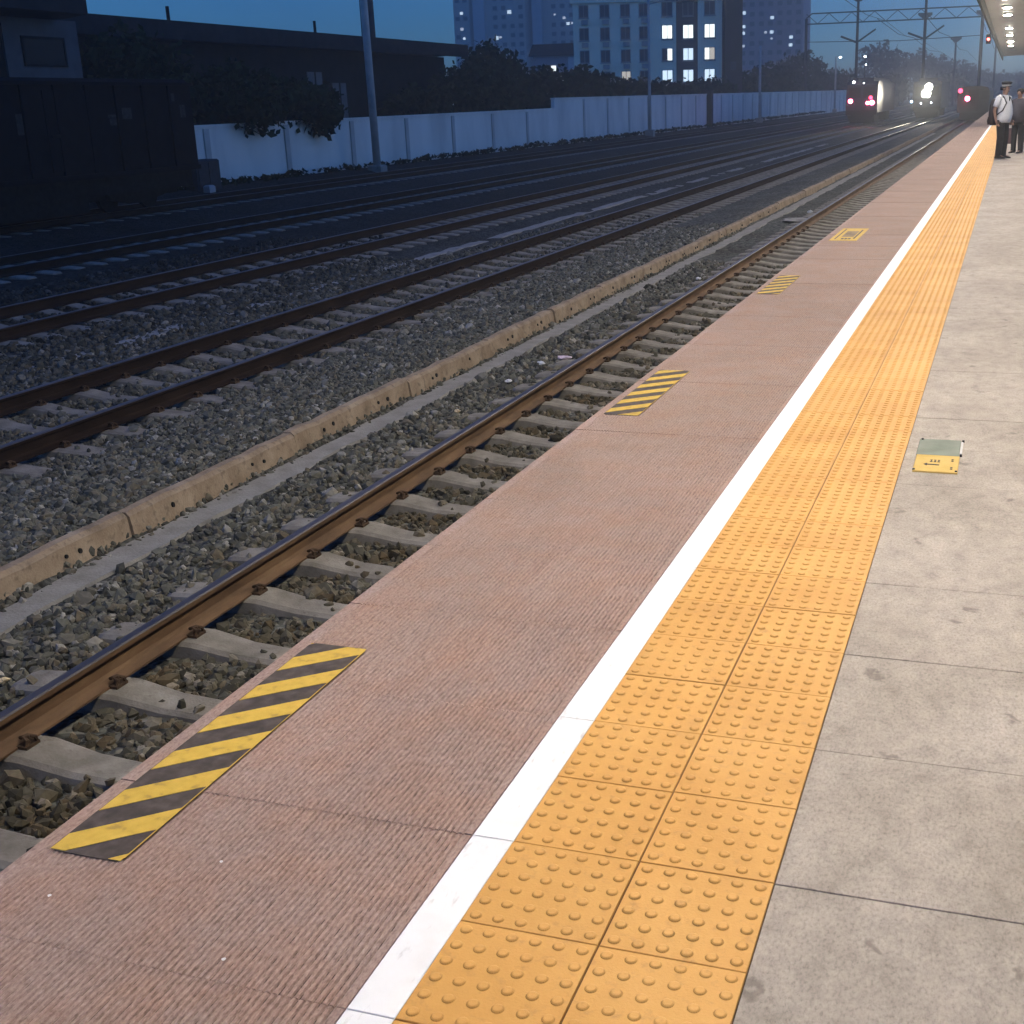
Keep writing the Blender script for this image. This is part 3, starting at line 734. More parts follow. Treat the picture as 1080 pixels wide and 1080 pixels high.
# ------------------------------------------------------------------ trees and bushes
TG = 'trees and bushes behind the boundary wall'
tn = [0]
def tree(x, y, top, rad, label, name='tree', dens=1.0, leaf=.26, m='leafA', ground=-.85, squash=None, low=None):
    tn[0] += 1; sd = 100 + tn[0]
    t = thing(name, (x, y, ground), label, 'tree' if 'tree' in name else 'bush', TG)
    rg = random.Random(sd)
    h = top - ground
    lowz = ground + h * (.28 if low is None else low)
    mb = MB(); tr = max(.05, h * .022)
    zt = ground + h * .78
    pts = [(x, y, ground - .2), (x + rg.uniform(-.1, .1), y, ground + h * .3), (x + rg.uniform(-.25, .25), y + rg.uniform(-.2, .2), zt)]
    mb.tube(pts, [tr * 1.3, tr, tr * .35], 8)
    for i in range(6):
        a = rg.uniform(0, 6.28); z0 = ground + h * rg.uniform(.25, .55); L_ = rad * rg.uniform(.5, .85)
        mb.tube([(x, y, z0), (x + L_ * .5 * math.cos(a), y + L_ * .5 * math.sin(a), z0 + L_ * .45), (x + L_ * math.cos(a), y + L_ * math.sin(a), z0 + L_ * .8)], [tr * .5, tr * .35, tr * .12], 5)
    part('trunk', mb, M['bark'], t)
    cs, rs, ns = [], [], []
    nb = 11
    hc = (top - lowz)
    for i in range(nb):
        a = i * 2.4 + rg.uniform(-.4, .4); q = (i + .5) / nb
        rr = rad * .62 * math.sin(math.pi * (.18 + .72 * q))
        br = rad * rg.uniform(.36, .55)
        zc = lowz + br * .6 + (hc - br * 1.35) * q
        cs.append((x + rr * math.cos(a), y + rr * math.sin(a), zc)); rs.append((br, br, br * .8)); ns.append(int(150 * dens))
    leafpart('crown', leaves(cs, rs, ns, leaf, sd), M[m], t)
    return t
# bushes between the goods wagon and the long shed, hanging over the low wall
tree(-26.6, 43.8, 3.5, 2.3, 'dark bush overhanging the low wall right beside the goods wagon', 'bush', 2.2, .17, low=.36)
tree(-26.6, 48.4, 3.0, 2.2, 'dark rounded bush spilling over the wall left of the tall pole', 'bush', 2.2, .17, low=.36)
tree(-28.4, 51.4, 2.3, 1.7, 'low bush above the wall below the shed openings', 'bush', 1.1, .2, low=.15)
tree(-28.6, 40.6, 4.9, 2.6, 'dark leafy tree behind the goods wagon end', 'tree', 1.3, .22, low=.15)
tree(-28.6, 38.9, 4.3, 1.9, 'dark tree between the flat roofed hut and the goods wagon', 'tree', 1.3, .22, low=.15)
tree(-29.0, 65.0, 2.9, 2.4, 'low bush behind the wall right of the tall leaning pole', 'bush', 1.2, .22, m='leafB', low=.1)
tree(-29.2, 70.6, 4.1, 2.5, 'bush in front of the far end of the long shed', 'bush', 1.2, .22, low=.1)
tree(-29.4, 75.3, 4.5, 2.5, 'bush above the step in the white wall', 'bush', 1.2, .22, low=.1)
tree(-33.0, 84.7, 6.0, 2.6, 'tree rising just past the end of the shed roof below the pale towers', 'tree', 1.2, .25, low=.2)
tree(-32.0, 87.5, 4.9, 2.6, 'tree in front of the low roofed house, left of the office block', 'tree', 1.2, .25, low=.15)
tree(-30.6, 91.0, 4.5, 2.5, 'bushy tree at the lower left corner of the office block', 'tree', 1.2, .25, low=.12)
tree(-28.6, 84.5, 2.6, 2.4, 'low bush leaning over the wall top just after its step', 'bush', 1.2, .24, low=.1)
tree(-30.0, 96.9, 4.6, 2.8, 'bushy tree before the left window column of the office block', 'tree', 1.2, .27, low=.12)
tree(-30.0, 103, 3.9, 2.9, 'bushy tree before the second window column of the office block', 'tree', 1.2, .27, m='leafB', low=.1)
tree(-30.0, 110.8, 3.75, 3.0, 'bushy tree left of the thin lamp pole, before the office block', 'tree', 1.2, .28, low=.1)
tree(-30.0, 121, 3.6, 3.2, 'bushy tree before the lit windows of the office block', 'tree', 1.2, .28, low=.1)
tree(-30.0, 132, 3.7, 3.4, 'bushy tree before the right bay of the office block', 'tree', 1.2, .3, low=.1)
tree(-32.0, 150, 4.3, 3.8, 'bushy tree before the dark narrow block', 'tree', 1.2, .32, m='leafB', low=.1)
tree(-32.0, 168, 5.2, 4.0, 'bushy tree below the mauve tower, left of a pale pole', 'tree', 1.2, .34, low=.1)
tree(-32.0, 189, 6.7, 4.4, 'bushy tree below the mauve tower, right of a pale pole', 'tree', 1.2, .36, low=.08)
tree(-34.0, 231, 9.7, 6.0, 'tall round topped tree right of the mauve tower', 'tree', 1.3, .42, low=.1)
tree(-33.0, 212, 6.6, 4.6, 'tree between the round topped tree and the mauve tower', 'tree', 1.2, .4, low=.08)
tree(-31.0, 252, 6.6, 5.0, 'tree behind the far end of the white wall', 'tree', 1.2, .45, low=.08)
TG = 'distant trees beyond the trains'
for x, y, top, rad, lab in ((-34.7, 380, 16.3, 8.5, 'tall distant tree above the engine with red tail lamps'), (-27.5, 420, 15.2, 8, 'second tall hazy tree right of the engine with red tail lamps'),
                            (-22.8, 450, 13.6, 8.5, 'distant hazy tree straight above the bright head lamps'), (-17.5, 470, 12.6, 9, 'distant hazy tree right of the bright head lamps'),
                            (-10.2, 500, 9.8, 8.5, 'distant low tree above the carriage end'), (-2.0, 520, 8.9, 9, 'farthest low tree left of the canopy end'),
                            (-14.7, 350, 6.9, 6.5, 'dim low tree between head lamps and carriage'), (-25.0, 300, 6.4, 5.5, 'dim tree between the engine and the head lamps'),
                            (-45.2, 360, 9.0, 8, 'distant low trees left of the engine with red tail lamps'), (7.0, 540, 9.5, 10, 'farthest tree hidden behind the man in white')):
    tree(x, y, top, rad, lab, 'tree', 1.2, rad * .085, 'leafC', -1.2, low=.04)

# ------------------------------------------------------------------ shed, hut, wagon, cabinet at the left
t = thing('long_shed', (-34, 55, -.9), 'long low dark shed with flat eave behind the white wall', 'shed')
mb = MB(); mb.box((-38, 34.5, -.9), (-31.2, 73.6, 4.45)); shw = part('wall', mb, M['shedwall'], t)
mb = MB(); mb.prism([(-29.9, 4.62), (-29.9, 5.13), (-38.5, 4.60), (-38.5, 4.2)], 'y', 33.5, 74.3); rf = part('roof', mb, M['roofdark'], t)
mb = MB(); mb.box((-29.9 + .002, 33.6, 4.42), (-29.82, 74.2, 5.08)); part('fascia', mb, M['roofdark'], rf)
for y0, y1, z0, z1 in ((57.2, 58.6, .8, 3.4), (59.6, 61.0, .8, 2.9)):
    mb = MB(); mb.box((-31.198, y0, z0), (-31.15, y1, z1)); wn = part('window', mb, M['greypanel'], t)
    mb = MB(); mb.box((-31.148, (y0 + y1) / 2 - .04, z0), (-31.11, (y0 + y1) / 2 + .04, z1)); part('mullion', mb, M['shedwall'], wn)
for y in (45.5, 57.0):
    mb = MB(); mb.cyl((-30.4, y, 4.95), .07, .75, 8); part('roof_vent', mb, M['roofdark'], t)
t = thing('floodlight_mast', (-37.2, 75.6, -.9), 'thick dark mast rising behind the shed roof beside the pale pole', 'mast')
mb = MB(); mb.cyl((-37.2, 75.6, -.9), .46, 18, 14, .40); part('shaft', mb, M['darkmetal'], t, True)
mb = MB(); mb.box((-38.2, 75.3, 17.1), (-36.2, 75.9, 17.5)); part('lamp_rack', mb, M['darkmetal'], t)
t = thing('station_hut', (-30, 31, -.9), 'flat roofed hut with pale wall and one dark window at the upper left', 'hut')
mb = MB(); mb.box((-33.5, 33.5, -.9), (-27.9, 36.9, 4.62)); part('wall', mb, M['hutwall'], t)
mb = MB(); mb.box((-33.4, 22, -.9), (-27.98, 33.498, 4.62)); part('rear_wall', mb, M['shedwall'], t)
mb = MB(); mb.prism([(-26.6, 4.74), (-26.6, 5.45), (-35, 5.45), (-35, 4.64), (-27.5, 4.64)], 'y', 20, 35.95); part('roof', mb, M['roofdark'], t)
mb = MB(); mb.box((-27.9, 34.3, 3.25), (-27.86, 36.1, 4.0)); wn = part('window', mb, M['blackglass'], t)
mb = MB()
for a, b in (((34.22, 3.17), (36.18, 3.248)), ((34.22, 4.002), (36.18, 4.08)), ((34.22, 3.25), (34.298, 4.0)), ((36.102, 3.25), (36.18, 4.0))):
    mb.box((-27.9, a[0], a[1]), (-27.84, b[0], b[1]))
part('frame', mb, M['shedwall'], wn)
# goods wagon
WXc, WS = T5, -21.12
t = thing('goods_wagon', (T5, 26, -.98), 'dark covered goods wagon with faint pale markings on the far track', 'goods wagon')
wy0, wy1 = 19.0, 33.1
mb = MB()
mb.prism([(WS, .12), (WS, 2.42), (WS - .18, 2.56), (T5 * 2 - WS + .18, 2.56), (T5 * 2 - WS, 2.42), (T5 * 2 - WS, .12)], 'y', wy0, wy1); body = part('body', mb, M['wagon'], t)
mb = MB()
y = wy0 + .1
while y < wy1:
    mb.box((WS + .001, y, .15), (WS + .06, y + .1, 2.38)); y += 1.17
mb.box((WS + .002, wy0, .02), (WS + .09, wy1 - .02, .148)); mb.box((WS + .002, wy0, 2.382), (WS + .09, wy1 - .02, 2.46))
part('side_rib', mb, M['wagon'], t)
mb = MB(); mb.box((T5 - .9, wy0 + .2, -.45), (T5 + 1.36, wy1 - .2, .02)); mb.box((T5 - .5, 24.0, -.85), (T5 + 1.3, 28.3, -.452)); mb.box((T5 - .9, 28.6, -.62), (T5 + 1.0, 32.6, -.452)); part('underframe', mb, M['undergear'], t)
mb = MB(); mb.box((WS - .02, 26.9, .25), (WS + .035, 29.0, 2.25)); dr = part('door', mb, M['wagon'], t)
mb = MB(); mb.box((WS + .036, 27.0, 1.1), (WS + .07, 27.3, 1.18)); part('handle', mb, M['undergear'], dr)
for yb in (21.4, 30.6):
    mb = MB(); mb.prism([(yb - 1.35, -.3), (yb - 1.2, -.62), (yb - .3, -.78), (yb + .3, -.78), (yb + 1.2, -.62), (yb + 1.35, -.3)], 'x', T5 + .95, T5 + 1.12); bg = part('bogie', mb, M['undergear'], t)
    for d in (-.875, .875):
        for s in (-1, 1):
            mb = MB(); ring = lambda q: [(q, yb + d + .42 * math.cos(a), -.56 + .42 * math.sin(a)) for a in [2 * math.pi * k / 18 for k in range(18)]]
            mb.loft([ring(T5 + s * .753 - .06), ring(T5 + s * .753 + .06)]); part('wheel', mb, M['undergear'], bg)
mb = MB(); mb.box((T5 - .12, wy1, -.12), (T5 + .12, wy1 + .5, .12)); part('coupler', mb, M['undergear'], t)
for y, z, w_, h in ((27.15, 1.45, .22, .28), (29.3, 1.55, .5, .08), (29.35, 1.35, .3, .18), (29.9, 1.5, .4, .3), (25.9, 1.2, .3, .5), (32.0, 1.95, .3, .22), (32.5, 1.5, .25, .35)):
    mb = MB(); mb.box((WS + .0005, y, z), (WS + .004, y + w_, z + h)); part('marking', mb, M['mark'], t)
# relay cabinet beside the wagon end
t = thing('relay_cabinet', (-25.0, 38.8, -1.0), 'dark square trackside cabinet beside the goods wagon end', 'cabinet')
mb = MB(); mb.bev((-25.35, 38.1, -1.0), (-24.75, 39.5, .05), .05); part('body', mb, M['darkmetal'], t)
mb = MB(); mb.box((-24.749, 38.2, -.85), (-24.72, 38.78, -.05)); mb.box((-24.749, 38.83, -.85), (-24.72, 39.4, -.05)); part('door', mb, M['darkmetal'], t)
mb = MB(); mb.bev((-24.66, 38.25, -1.05), (-24.4, 38.6, -.80), .05); one('pale_stone', mb, M['acunit'], (-24.53, 38.42, -1.05), 'small pale block lying at the foot of the trackside cabinet', 'block')

# ------------------------------------------------------------------ poles and lamps along the wall
def leanpole(name, x, y, z0, z1, r0, r1, m, label, lean=(0, 0), foot=True, cat='pole', grp='pale poles along the white wall'):
    t = thing(name, (x, y, z0), label, cat, grp)
    mb = MB(); mb.tube([(x, y, z0 - .2), (x + lean[0] * .5, y + lean[1] * .5, (z0 + z1) / 2), (x + lean[0], y + lean[1], z1)], [r0, (r0 + r1) / 2, r1], 14); part('shaft', mb, M[m], t, True)
    if foot:
        mb = MB(); mb.bev((x - .32, y - .32, z0 - .3), (x + .32, y + .32, z0 + .22), .06); part('footing', mb, M['strip'], t)
    return t
t = leanpole('concrete_pole', -24.6, 51.2, -1.0, 12.5, .17, .15, 'pole', 'tall pale leaning pole in front of the white wall near the wagon', (-.10, 0))
t = leanpole('lamp_pole', -24.8, 97.3, -.75, 9.0, .13, .09, 'pole', 'slim pale lamp pole with a short arm, before the office block', (0, 0))
mb = MB(); mb.tube([(-24.8, 97.3, 8.55), (-23.8, 97.3, 8.75), (-22.9, 97.3, 8.78)], .05, 6); part('arm', mb, M['pole'], t)
mb = MB(); mb.ball((-22.8, 97.3, 8.74), (.3, .15, .08)); part('lamp_head', mb, M['pole'], t)
leanpole('concrete_pole', -24.6, 142, -.7, 7.0, .15, .12, 'pole', 'pale pole standing before the mauve tower')
t = leanpole('lamp_pole', -24.6, 205, -.6, 7.4, .16, .12, 'pole', 'far pale pole topped by a small cold lamp, beside the round topped tree')
mb = MB(); mb.tube([(-24.6, 205, 7.3), (-24.1, 205, 7.35)], .06, 6); part('arm', mb, M['pole'], t)
mb = MB(); mb.ball((-23.95, 205, 7.25), (.2, .2, .14)); part('lamp_head', mb, M['street'], t)
t = leanpole('lamp_pole', -23.1, 232, -1.0, 8.1, .14, .12, 'darkpole', 'dark far pole topped by a cold lamp, above the engine')
mb = MB(); mb.ball((-23.1, 231.8, 7.95), (.2, .2, .16)); part('lamp_head', mb, M['street'], t)
mb = MB(); mb.ball((-22.9, 231.8, 6.6), (.12, .12, .12)); part('lamp_head', mb, M['street'], t)

# ------------------------------------------------------------------ office block (faces the camera)
az = R(-15.6); on = Vector((math.sin(az), math.cos(az), 0)); ot = Vector((on.y, -on.x, 0))
OB = Vector((2.05, 0, 0)) + on * 165
def opt(u, z, d=0): p = OB + ot * u + on * d; return (p.x, p.y, z)
def obox(mb, u0, u1, z0, z1, d0, d1):
    return mb.add([opt(u0, z0, d0), opt(u1, z0, d0), opt(u1, z0, d1), opt(u0, z0, d1), opt(u0, z1, d0), opt(u1, z1, d0), opt(u1, z1, d1), opt(u0, z1, d1)],
                  [(3, 2, 1, 0), (4, 5, 6, 7), (0, 1, 5, 4), (1, 2, 6, 5), (2, 3, 7, 6), (3, 0, 4, 7)])
t = thing('office_block', opt(0, -.9), 'pale four storey office block with six lit windows', 'building')
mb = MB(); obox(mb, -8.9, 3.9, -.9, 13.3, 0, 12); part('wall', mb, M['officewall'], t)
mb = MB(); obox(mb, 3.905, 6.595, -.9, 13.1, .5, 12); part('dark_bay', mb, M['officedark'], t)
mb = MB(); obox(mb, 6.6, 9.6, -.9, 13.3, 0, 12); part('wall', mb, M['officewall'], t)
mb = MB(); obox(mb, -9.2, 9.8, 13.302, 13.75, -.3, 12.2); part('cornice', mb, M['officewall'], t)
def owin(u, z, w_, h, m, d=0):
    mb = MB(); obox(mb, u - w_ / 2 - .09, u + w_ / 2 + .09, z - h / 2 - .09, z + h / 2 + .09, d - .05, d - .002); f = part('window', mb, M['winframe'], t)
    ml = m2 = m
    if m == 'litwin' and z < 8: ml, m2 = {2.78: ('windark', 'litwin'), 5.4: ('litcool', 'litcool'), 8.05: ('litwin', 'litwarm')}[u]
    for a_, b_, mm in ((u - w_ / 2, u - .04, ml), (u + .04, u + w_ / 2, m2)):
        mb = MB(); obox(mb, a_, b_, z - h / 2, z + h / 2, d - .075, d - .052); part('pane', mb, M[mm], f)
    mb = MB(); obox(mb, u - w_ / 2 - .15, u + w_ / 2 + .15, z - h / 2 - .2, z - h / 2 - .095, d - .16, d - .003); part('sill', mb, M['winframe'], f)
for z in (12.35, 9.7, 7.05, 4.5):
    for u in (-7.55, -4.95, -2.4, -.1): 
        lit = (z == 4.5 and u == -2.4)
        owin(u, z, 1.05, 1.35, 'litwarm' if lit else 'windark')
        if z > 5:
            mb = MB(); obox(mb, u - .3, u + .5, z - 1.55, z - 1.0, -.4, -.01); part('air_conditioner', mb, M['acunit'], t)
    for u, d in ((2.78, 0), (5.4, .5), (8.05, 0)):
        owin(u, z, 1.2, 1.5 if z > 8 else 1.35, {12.35: 'windark', 9.7: 'litwin', 7.05: 'litwin', 4.5: 'litcool'}[z], d)
t = thing('dark_block', opt(11, -.9), 'dark narrow windowless block against the right side of the office', 'building')
mb = MB(); obox(mb, 9.9, 12.05, -.9, 19, -1.0, 11); part('wall', mb, M['darkbrick'], t)
mb = MB(); obox(mb, 9.7, 12.2, 19.002, 19.5, -1.2, 11.2); part('parapet', mb, M['darkbrick'], t)
mb = MB(); obox(mb, 10.6, 11.3, 5.0, 6.0, -1.05, -1.002); part('window', mb, M['windark'], t)
# house with low roof left of the office
t = thing('low_house', (-66, 200, -.9), 'low dark roofed house between the shed and the office block', 'house')
mb = MB(); mb.box((-72.6, 200, -.9), (-60.5, 212, 8.9)); part('wall', mb, M['towerm'], t)
mb = MB(); mb.prism([(-73.2, 8.902), (-59.9, 8.902), (-60.6, 10.7), (-72.4, 10.7)], 'y', 199.4, 212.6); part('roof', mb, M['roofdark'], t)
mb = MB(); mb.box((-66.6, 199.97, 2), (-64.6, 199.995, 8.7)); part('pale_bay', mb, M['tower2'], t)
for x, z, m_ in ((-69.5, 6.6, 'litwin'), (-67.9, 5.0, 'litwin'), (-63.5, 6.8, 'litcool'), (-62, 6.4, 'windark'), (-71.2, 6.6, 'windark')):
    mb = MB(); mb.box((x, 199.93, z), (x + .8, 199.965, z + .8)); part('window', mb, M[m_], t)

# ------------------------------------------------------------------ tower blocks far behind
M['dot'] = emit('far_window', (.9, .97, 1.0), .62)
def tower(name, x0, x1, y, dep, h, m, label, lit, bays=(), seed=1, ncol=6, wm='windark'):
    t = thing(name, ((x0 + x1) / 2, y, -1), label, 'tower block', 'tower blocks on the skyline')
    mb = MB(); mb.box((x0, y, -1), (x1, y + dep, h)); part('wall', mb, M[m], t)
    mb = MB(); mb.box((x0 - .3, y - .3, h + .002), (x1 + .3, y + dep + .3, h + 1.4)); part('parapet', mb, M[m], t)
    for a, b in bays:
        mb = MB(); mb.box((a, y - 1.2, -1), (b, y - .002, h - .5)); part('pale_bay', mb, M['tower2'], t)
    cols = [x0 + (x1 - x0) * (i + .5) / ncol for i in range(ncol)]
    cols = [c for c in cols if not any(a - 1 < c < b + 1 for a, b in bays)]
    mb = MB(); mb.box((-.8, -.06, 0), (.8, -.003, 1.4)); wme = mb.mesh('window', M[wm])
    z = 9.0; n = 0
    while z < min(h - 2, 62):
        for c in cols:
            if n < 100 and not any(abs(c - l[0]) < 1.8 and abs(z + .7 - l[1]) < 1.6 for l in lit):
                o = link('window', wme, t); o.location = (c - t.location.x, 0, z + 1.0); n += 1
        z += 3.0
    for x, z, s, k in lit:
        mb = MB(); s *= .8; mb.box((x - s, y - .12, z - s * .8), (x + s, y - .003, z + s * .8)); part('lit_window', mb, M['dot' if k == 'litcool' else 'litcool'], t)
tower('tower_block', -187.5, -181.6, 430, 14, 92, 'tower', 'leftmost slim hazy blue tower above the shed roof end', [(-184.5, 32.5, .7, 'litwin'), (-184.6, 27.3, .7, 'litcool'), (-183.9, 24.2, .6, 'litwin'), (-186, 19, .4, 'litcool')], (), 2, 2)
tower('tower_block', -180.6, -161.5, 432, 16, 95, 'tower', 'hazy blue tower with pale left edge, above the shed roof end', [(-169.5, 41.5, .9, 'litcool'), (-167.3, 32.3, .9, 'litwin'), (-172.5, 24.0, .9, 'litwin'), (-171.0, 24.2, .5, 'litcool'), (-170, 18.5, .6, 'litwin'), (-177, 29.5, .5, 'litcool'), (-177, 12.7, .6, 'litcool')], ((-180.6, -176.4),), 3, 6)
tower('tower_block', -160.6, -141.0, 436, 16, 98, 'tower', 'hazy blue tower just left of the office block', [(-148.6, 29.8, .6, 'litcool'), (-147.2, 27.9, .7, 'litwin'), (-145.6, 28, .5, 'litcool'), (-143.8, 19, .8, 'litwin'), (-152, 31, .4, 'litcool')], ((-160.0, -156.6),), 4, 6)
tower('tower_block', -86.0, -64.8, 430, 16, 88, 'towerm', 'mauve hazy tower right of the dark narrow block', [(-84.3, 36.5, .8, 'litwin'), (-80.6, 36.5, .8, 'litwin'), (-84.3, 28.2, .8, 'litwin'), (-84.3, 24.0, .7, 'litwin'), (-84.4, 22.0, .7, 'litwin'), (-84.4, 18.0, .6, 'litcool'), (-74.9, 26.4, .7, 'litwin'), (-77, 22, .5, 'litcool'), (-75.0, 22, .7, 'litwin'), (-75, 20, .4, 'litcool'), (-68.6, 20.2, .7, 'litwin'), (-68.7, 17.8, .7, 'litwin')], (), 5, 7)

# ------------------------------------------------------------------ catenary gantry, masts and wires at the far end
def mast(x, y, top, label, v=None, head=True, r=.24, m='darkmetal', grp='tall masts among the tracks'):
    t = thing('catenary_mast', (x, y, -1.45), label, 'mast', grp)
    mb = MB(); mb.cyl((x, y, -1.45), r, top + 1.45, 10, r * .75); part('shaft', mb, M[m], t)
    if head:
        mb = MB(); mb.loft([[(x - .35, y - .3, top + .001), (x + .35, y - .3, top + .001), (x + .35, y + .3, top + .001), (x - .35, y + .3, top + .001)],
                            [(x - 1.3, y - .4, top + .7), (x + 1.3, y - .4, top + .7), (x + 1.3, y + .4, top + .7), (x - 1.3, y + .4, top + .7)],
                            [(x - 1.3, y - .4, top + 1.1), (x + 1.3, y - .4, top + 1.1), (x + 1.3, y + .4, top + 1.1), (x - 1.3, y + .4, top + 1.1)]]); part('lamp_crown', mb, M[m], t)
    if v:
        mb = MB(); mb.tube([(x, y - .25, v), (x - 2.3, y - .25, v + .9)], .16, 6); part('bracket_arm', mb, M[m], t)
        mb = MB(); mb.tube([(x, y - .25, v), (x + 2.6, y - .25, v + 1.7)], .13, 6); part('bracket_arm', mb, M[m], t)
mast(-20.0, 192, 14.3, 'tall mast with lamp crown and forked brackets above the engine', 8.8)
mast(-10.6, 192, 14.3, 'tall mast with lamp crown and forked brackets above the head lamps', 8.9)
mast(-15.3, 262, 15.2, 'distant crowned mast between the two tall nearer masts', None, True, .28)
mast(-4.6, 262, 15.2, 'distant crowned mast between the head lamps and canopy', None, True, .28)
mast(-12.3, 330, 13.2, 'farthest small mast below the gantry right of the head lamps', None, True, .3)
mast(-3.0, 330, 13.2, 'farthest small mast left of the canopy edge', None, True, .3)
t = thing('catenary_gantry', (-14, 191.2, 12), 'thin overhead line gantry spanning the tracks near the trains', 'gantry')
mb = MB()
mb.tube([(-27.2, 191.2, 12.3), (-26.4, 191.2, 12.9), (-3, 191.2, 12.9)], .10, 6); part('top_chord', mb, M['darkmetal'], t)
mb = MB(); mb.tube([(-27.2, 191.2, 11.5), (-3, 191.2, 11.5)], .10, 6); part('bottom_chord', mb, M['darkmetal'], t)
mb = MB(); x = -27.2
k = 0
while x < -3.5:
    mb.tube([(x, 191.2, 11.5 if k % 2 else 12.85), (x + 1.6, 191.2, 12.85 if k % 2 else 11.5)], .045, 5); x += 1.6; k += 1
part('lattice', mb, M['darkmetal'], t)
for x in (-27.2, -2.9):
    mb = MB(); mb.cyl((x, 191.2, -1.45), .2, 13.7, 8); part('post', mb, M['darkmetal'], t)
WG = 'overhead wires near the trains'
for x, z0, lab in ((T3, 8.9, 'thin overhead wire above the engine with red tail lamps'), (T2, 8.9, 'thin overhead wire above the bright head lamps'), (-1.75, 8.9, 'thin overhead wire above the carriage end'), (-16, 11.3, 'upper thin wire left of the bright head lamps')):
    mb = MB(); mb.tube([(x, 140, z0 + .2), (x, 166, z0 - .3), (x, 191, z0 + .2), (x, 226, z0 - .5), (x, 262, z0 + .2), (x, 330, z0 - .2)], .035, 5); one('overhead_wire', mb, M['darkmetal'], (x, 140, z0), lab, 'wire', WG)
mb = MB(); mb.tube([(-27, 191.6, 9.1), (-14, 191.6, 8.8), (-3, 191.6, 9.1)], .05, 5); one('cross_wire', mb, M['darkmetal'], (-14, 191.6, 9), 'thin cross wire hung between the masts under the gantry', 'wire', WG)

# ------------------------------------------------------------------ trains
def disc(mb, x, y, z, r, d=.05, n=14):
    return mb.loft([[(x + r * math.cos(a), yy, z + r * math.sin(a)) for a in [2 * math.pi * k / n for k in range(n)]] for yy in (y - d, y)])
def loco(xc, y, label, lamps, paint='loco', length=19):
    t = thing('locomotive', (xc, y, -1.196), label, 'locomotive')
    rz = -1.196
    side = [(y, rz + 1.15), (y - .02, rz + 2.1), (y + .45, rz + 3.75), (y + .9, rz + 4.05), (y + length, rz + 4.05), (y + length, rz + 1.15)]
    mb = MB(); mb.prism(side, 'x', xc - 1.5, xc + 1.5); part('body', mb, M[paint], t)
    mb = MB(); mb.prism([(y + .9, rz + 4.052), (y + 1.3, rz + 4.4), (y + length - .6, rz + 4.4), (y + length - .2, rz + 4.052)], 'x', xc - 1.0, xc + 1.0); part('roof', mb, M[paint], t)
    for s in (-1, 1):
        mb = MB(); a0, a1 = sorted((xc + s * .12, xc + s * 1.25))
        mb.prism([(y - .03 + .137, rz + 2.55), (y - .045 + .40, rz + 3.5), (y + .41, rz + 3.5), (y + .17, rz + 2.55)], 'x', a0, a1); part('windscreen', mb, M['blackglass'], t)
    mb = MB(); mb.box((xc - 1.45, y - .22, rz + .95), (xc + 1.45, y - .002, rz + 1.4)); part('buffer_beam', mb, M['undergear'], t)
    mb = MB(); mb.prism([(xc - 1.3, rz + .93), (xc + 1.3, rz + .93), (xc + 1.0, rz + .2), (xc - 1.0, rz + .2)], 'y', y - .3, y - .12); part('pilot', mb, M['undergear'], t)
    mb = MB(); mb.box((xc - 1.51, y - .006, rz + 1.72), (xc + 1.51, y + .05, rz + 1.9)); part('pale_band', mb, M['band'], t)
    for q in (3.5, length - 4):
        mb = MB(); mb.box((xc - 1.15, y + q - 2, rz + .25), (xc + 1.15, y + q + 2, rz + 1.1)); part('bogie', mb, M['undergear'], t)
    for nm, dx, dz, r, m_ in lamps:
        dy = 0 if dz < 2.2 else (dz - 2.1) * .285
        mb = MB(); disc(mb, xc + dx, y + dy - .03, rz + dz, r, .10); part(nm, mb, M[m_], t)
    return t
loco(T3, 128, 'dark engine showing two red tail lamps in front of the wall end', [('tail_lamp', -1.05, 2.25, .20, 'red'), ('tail_lamp', 1.0, 2.08, .22, 'red'), ('tail_lamp', .58, 2.05, .15, 'red'), ('tail_lamp', .85, 2.55, .17, 'redsoft'), ('head_lamp', -.85, 4.0, .11, 'headsoft'), ('marker_lamp', .1, 3.9, .05, 'headsoft')])
loco(T2 - .0, 148, 'engine with blazing white head lamps on the middle track', [('head_lamp', .14, 3.45, .42, 'head'), ('head_lamp', -.1, 2.75, .50, 'head'), ('marker_lamp', .5, 1.8, .07, 'headsoft'), ('marker_lamp', -.6, 1.75, .07, 'headsoft')])
def lampdata(kind, name, loc, energy, col, **kw):
    d = bpy.data.lights.new(name, kind); d.energy = energy; d.color = col
    for k_, v_ in kw.items(): setattr(d, k_, v_)
    o = bpy.data.objects.new(name, d); COL.objects.link(o); o.location = loc; return o
o = lampdata('SPOT', 'head_lamp_beam', (T2 - .05, 147.2, 1.9), 15000, (1, .90, .70), spot_size=R(30), spot_blend=.8, shadow_soft_size=.3); o.rotation_euler = (R(87), 0, R(180))
for x in (-1.05, .85): lampdata('POINT', 'tail_lamp_glow', (T3 + x, 127.4, 1.0), 28, (1, .08, .16), shadow_soft_size=.2)
lampdata('POINT', 'tail_lamp_glow', (-2.3, 131.2, 1.0), 28, (1, .08, .16), shadow_soft_size=.2)
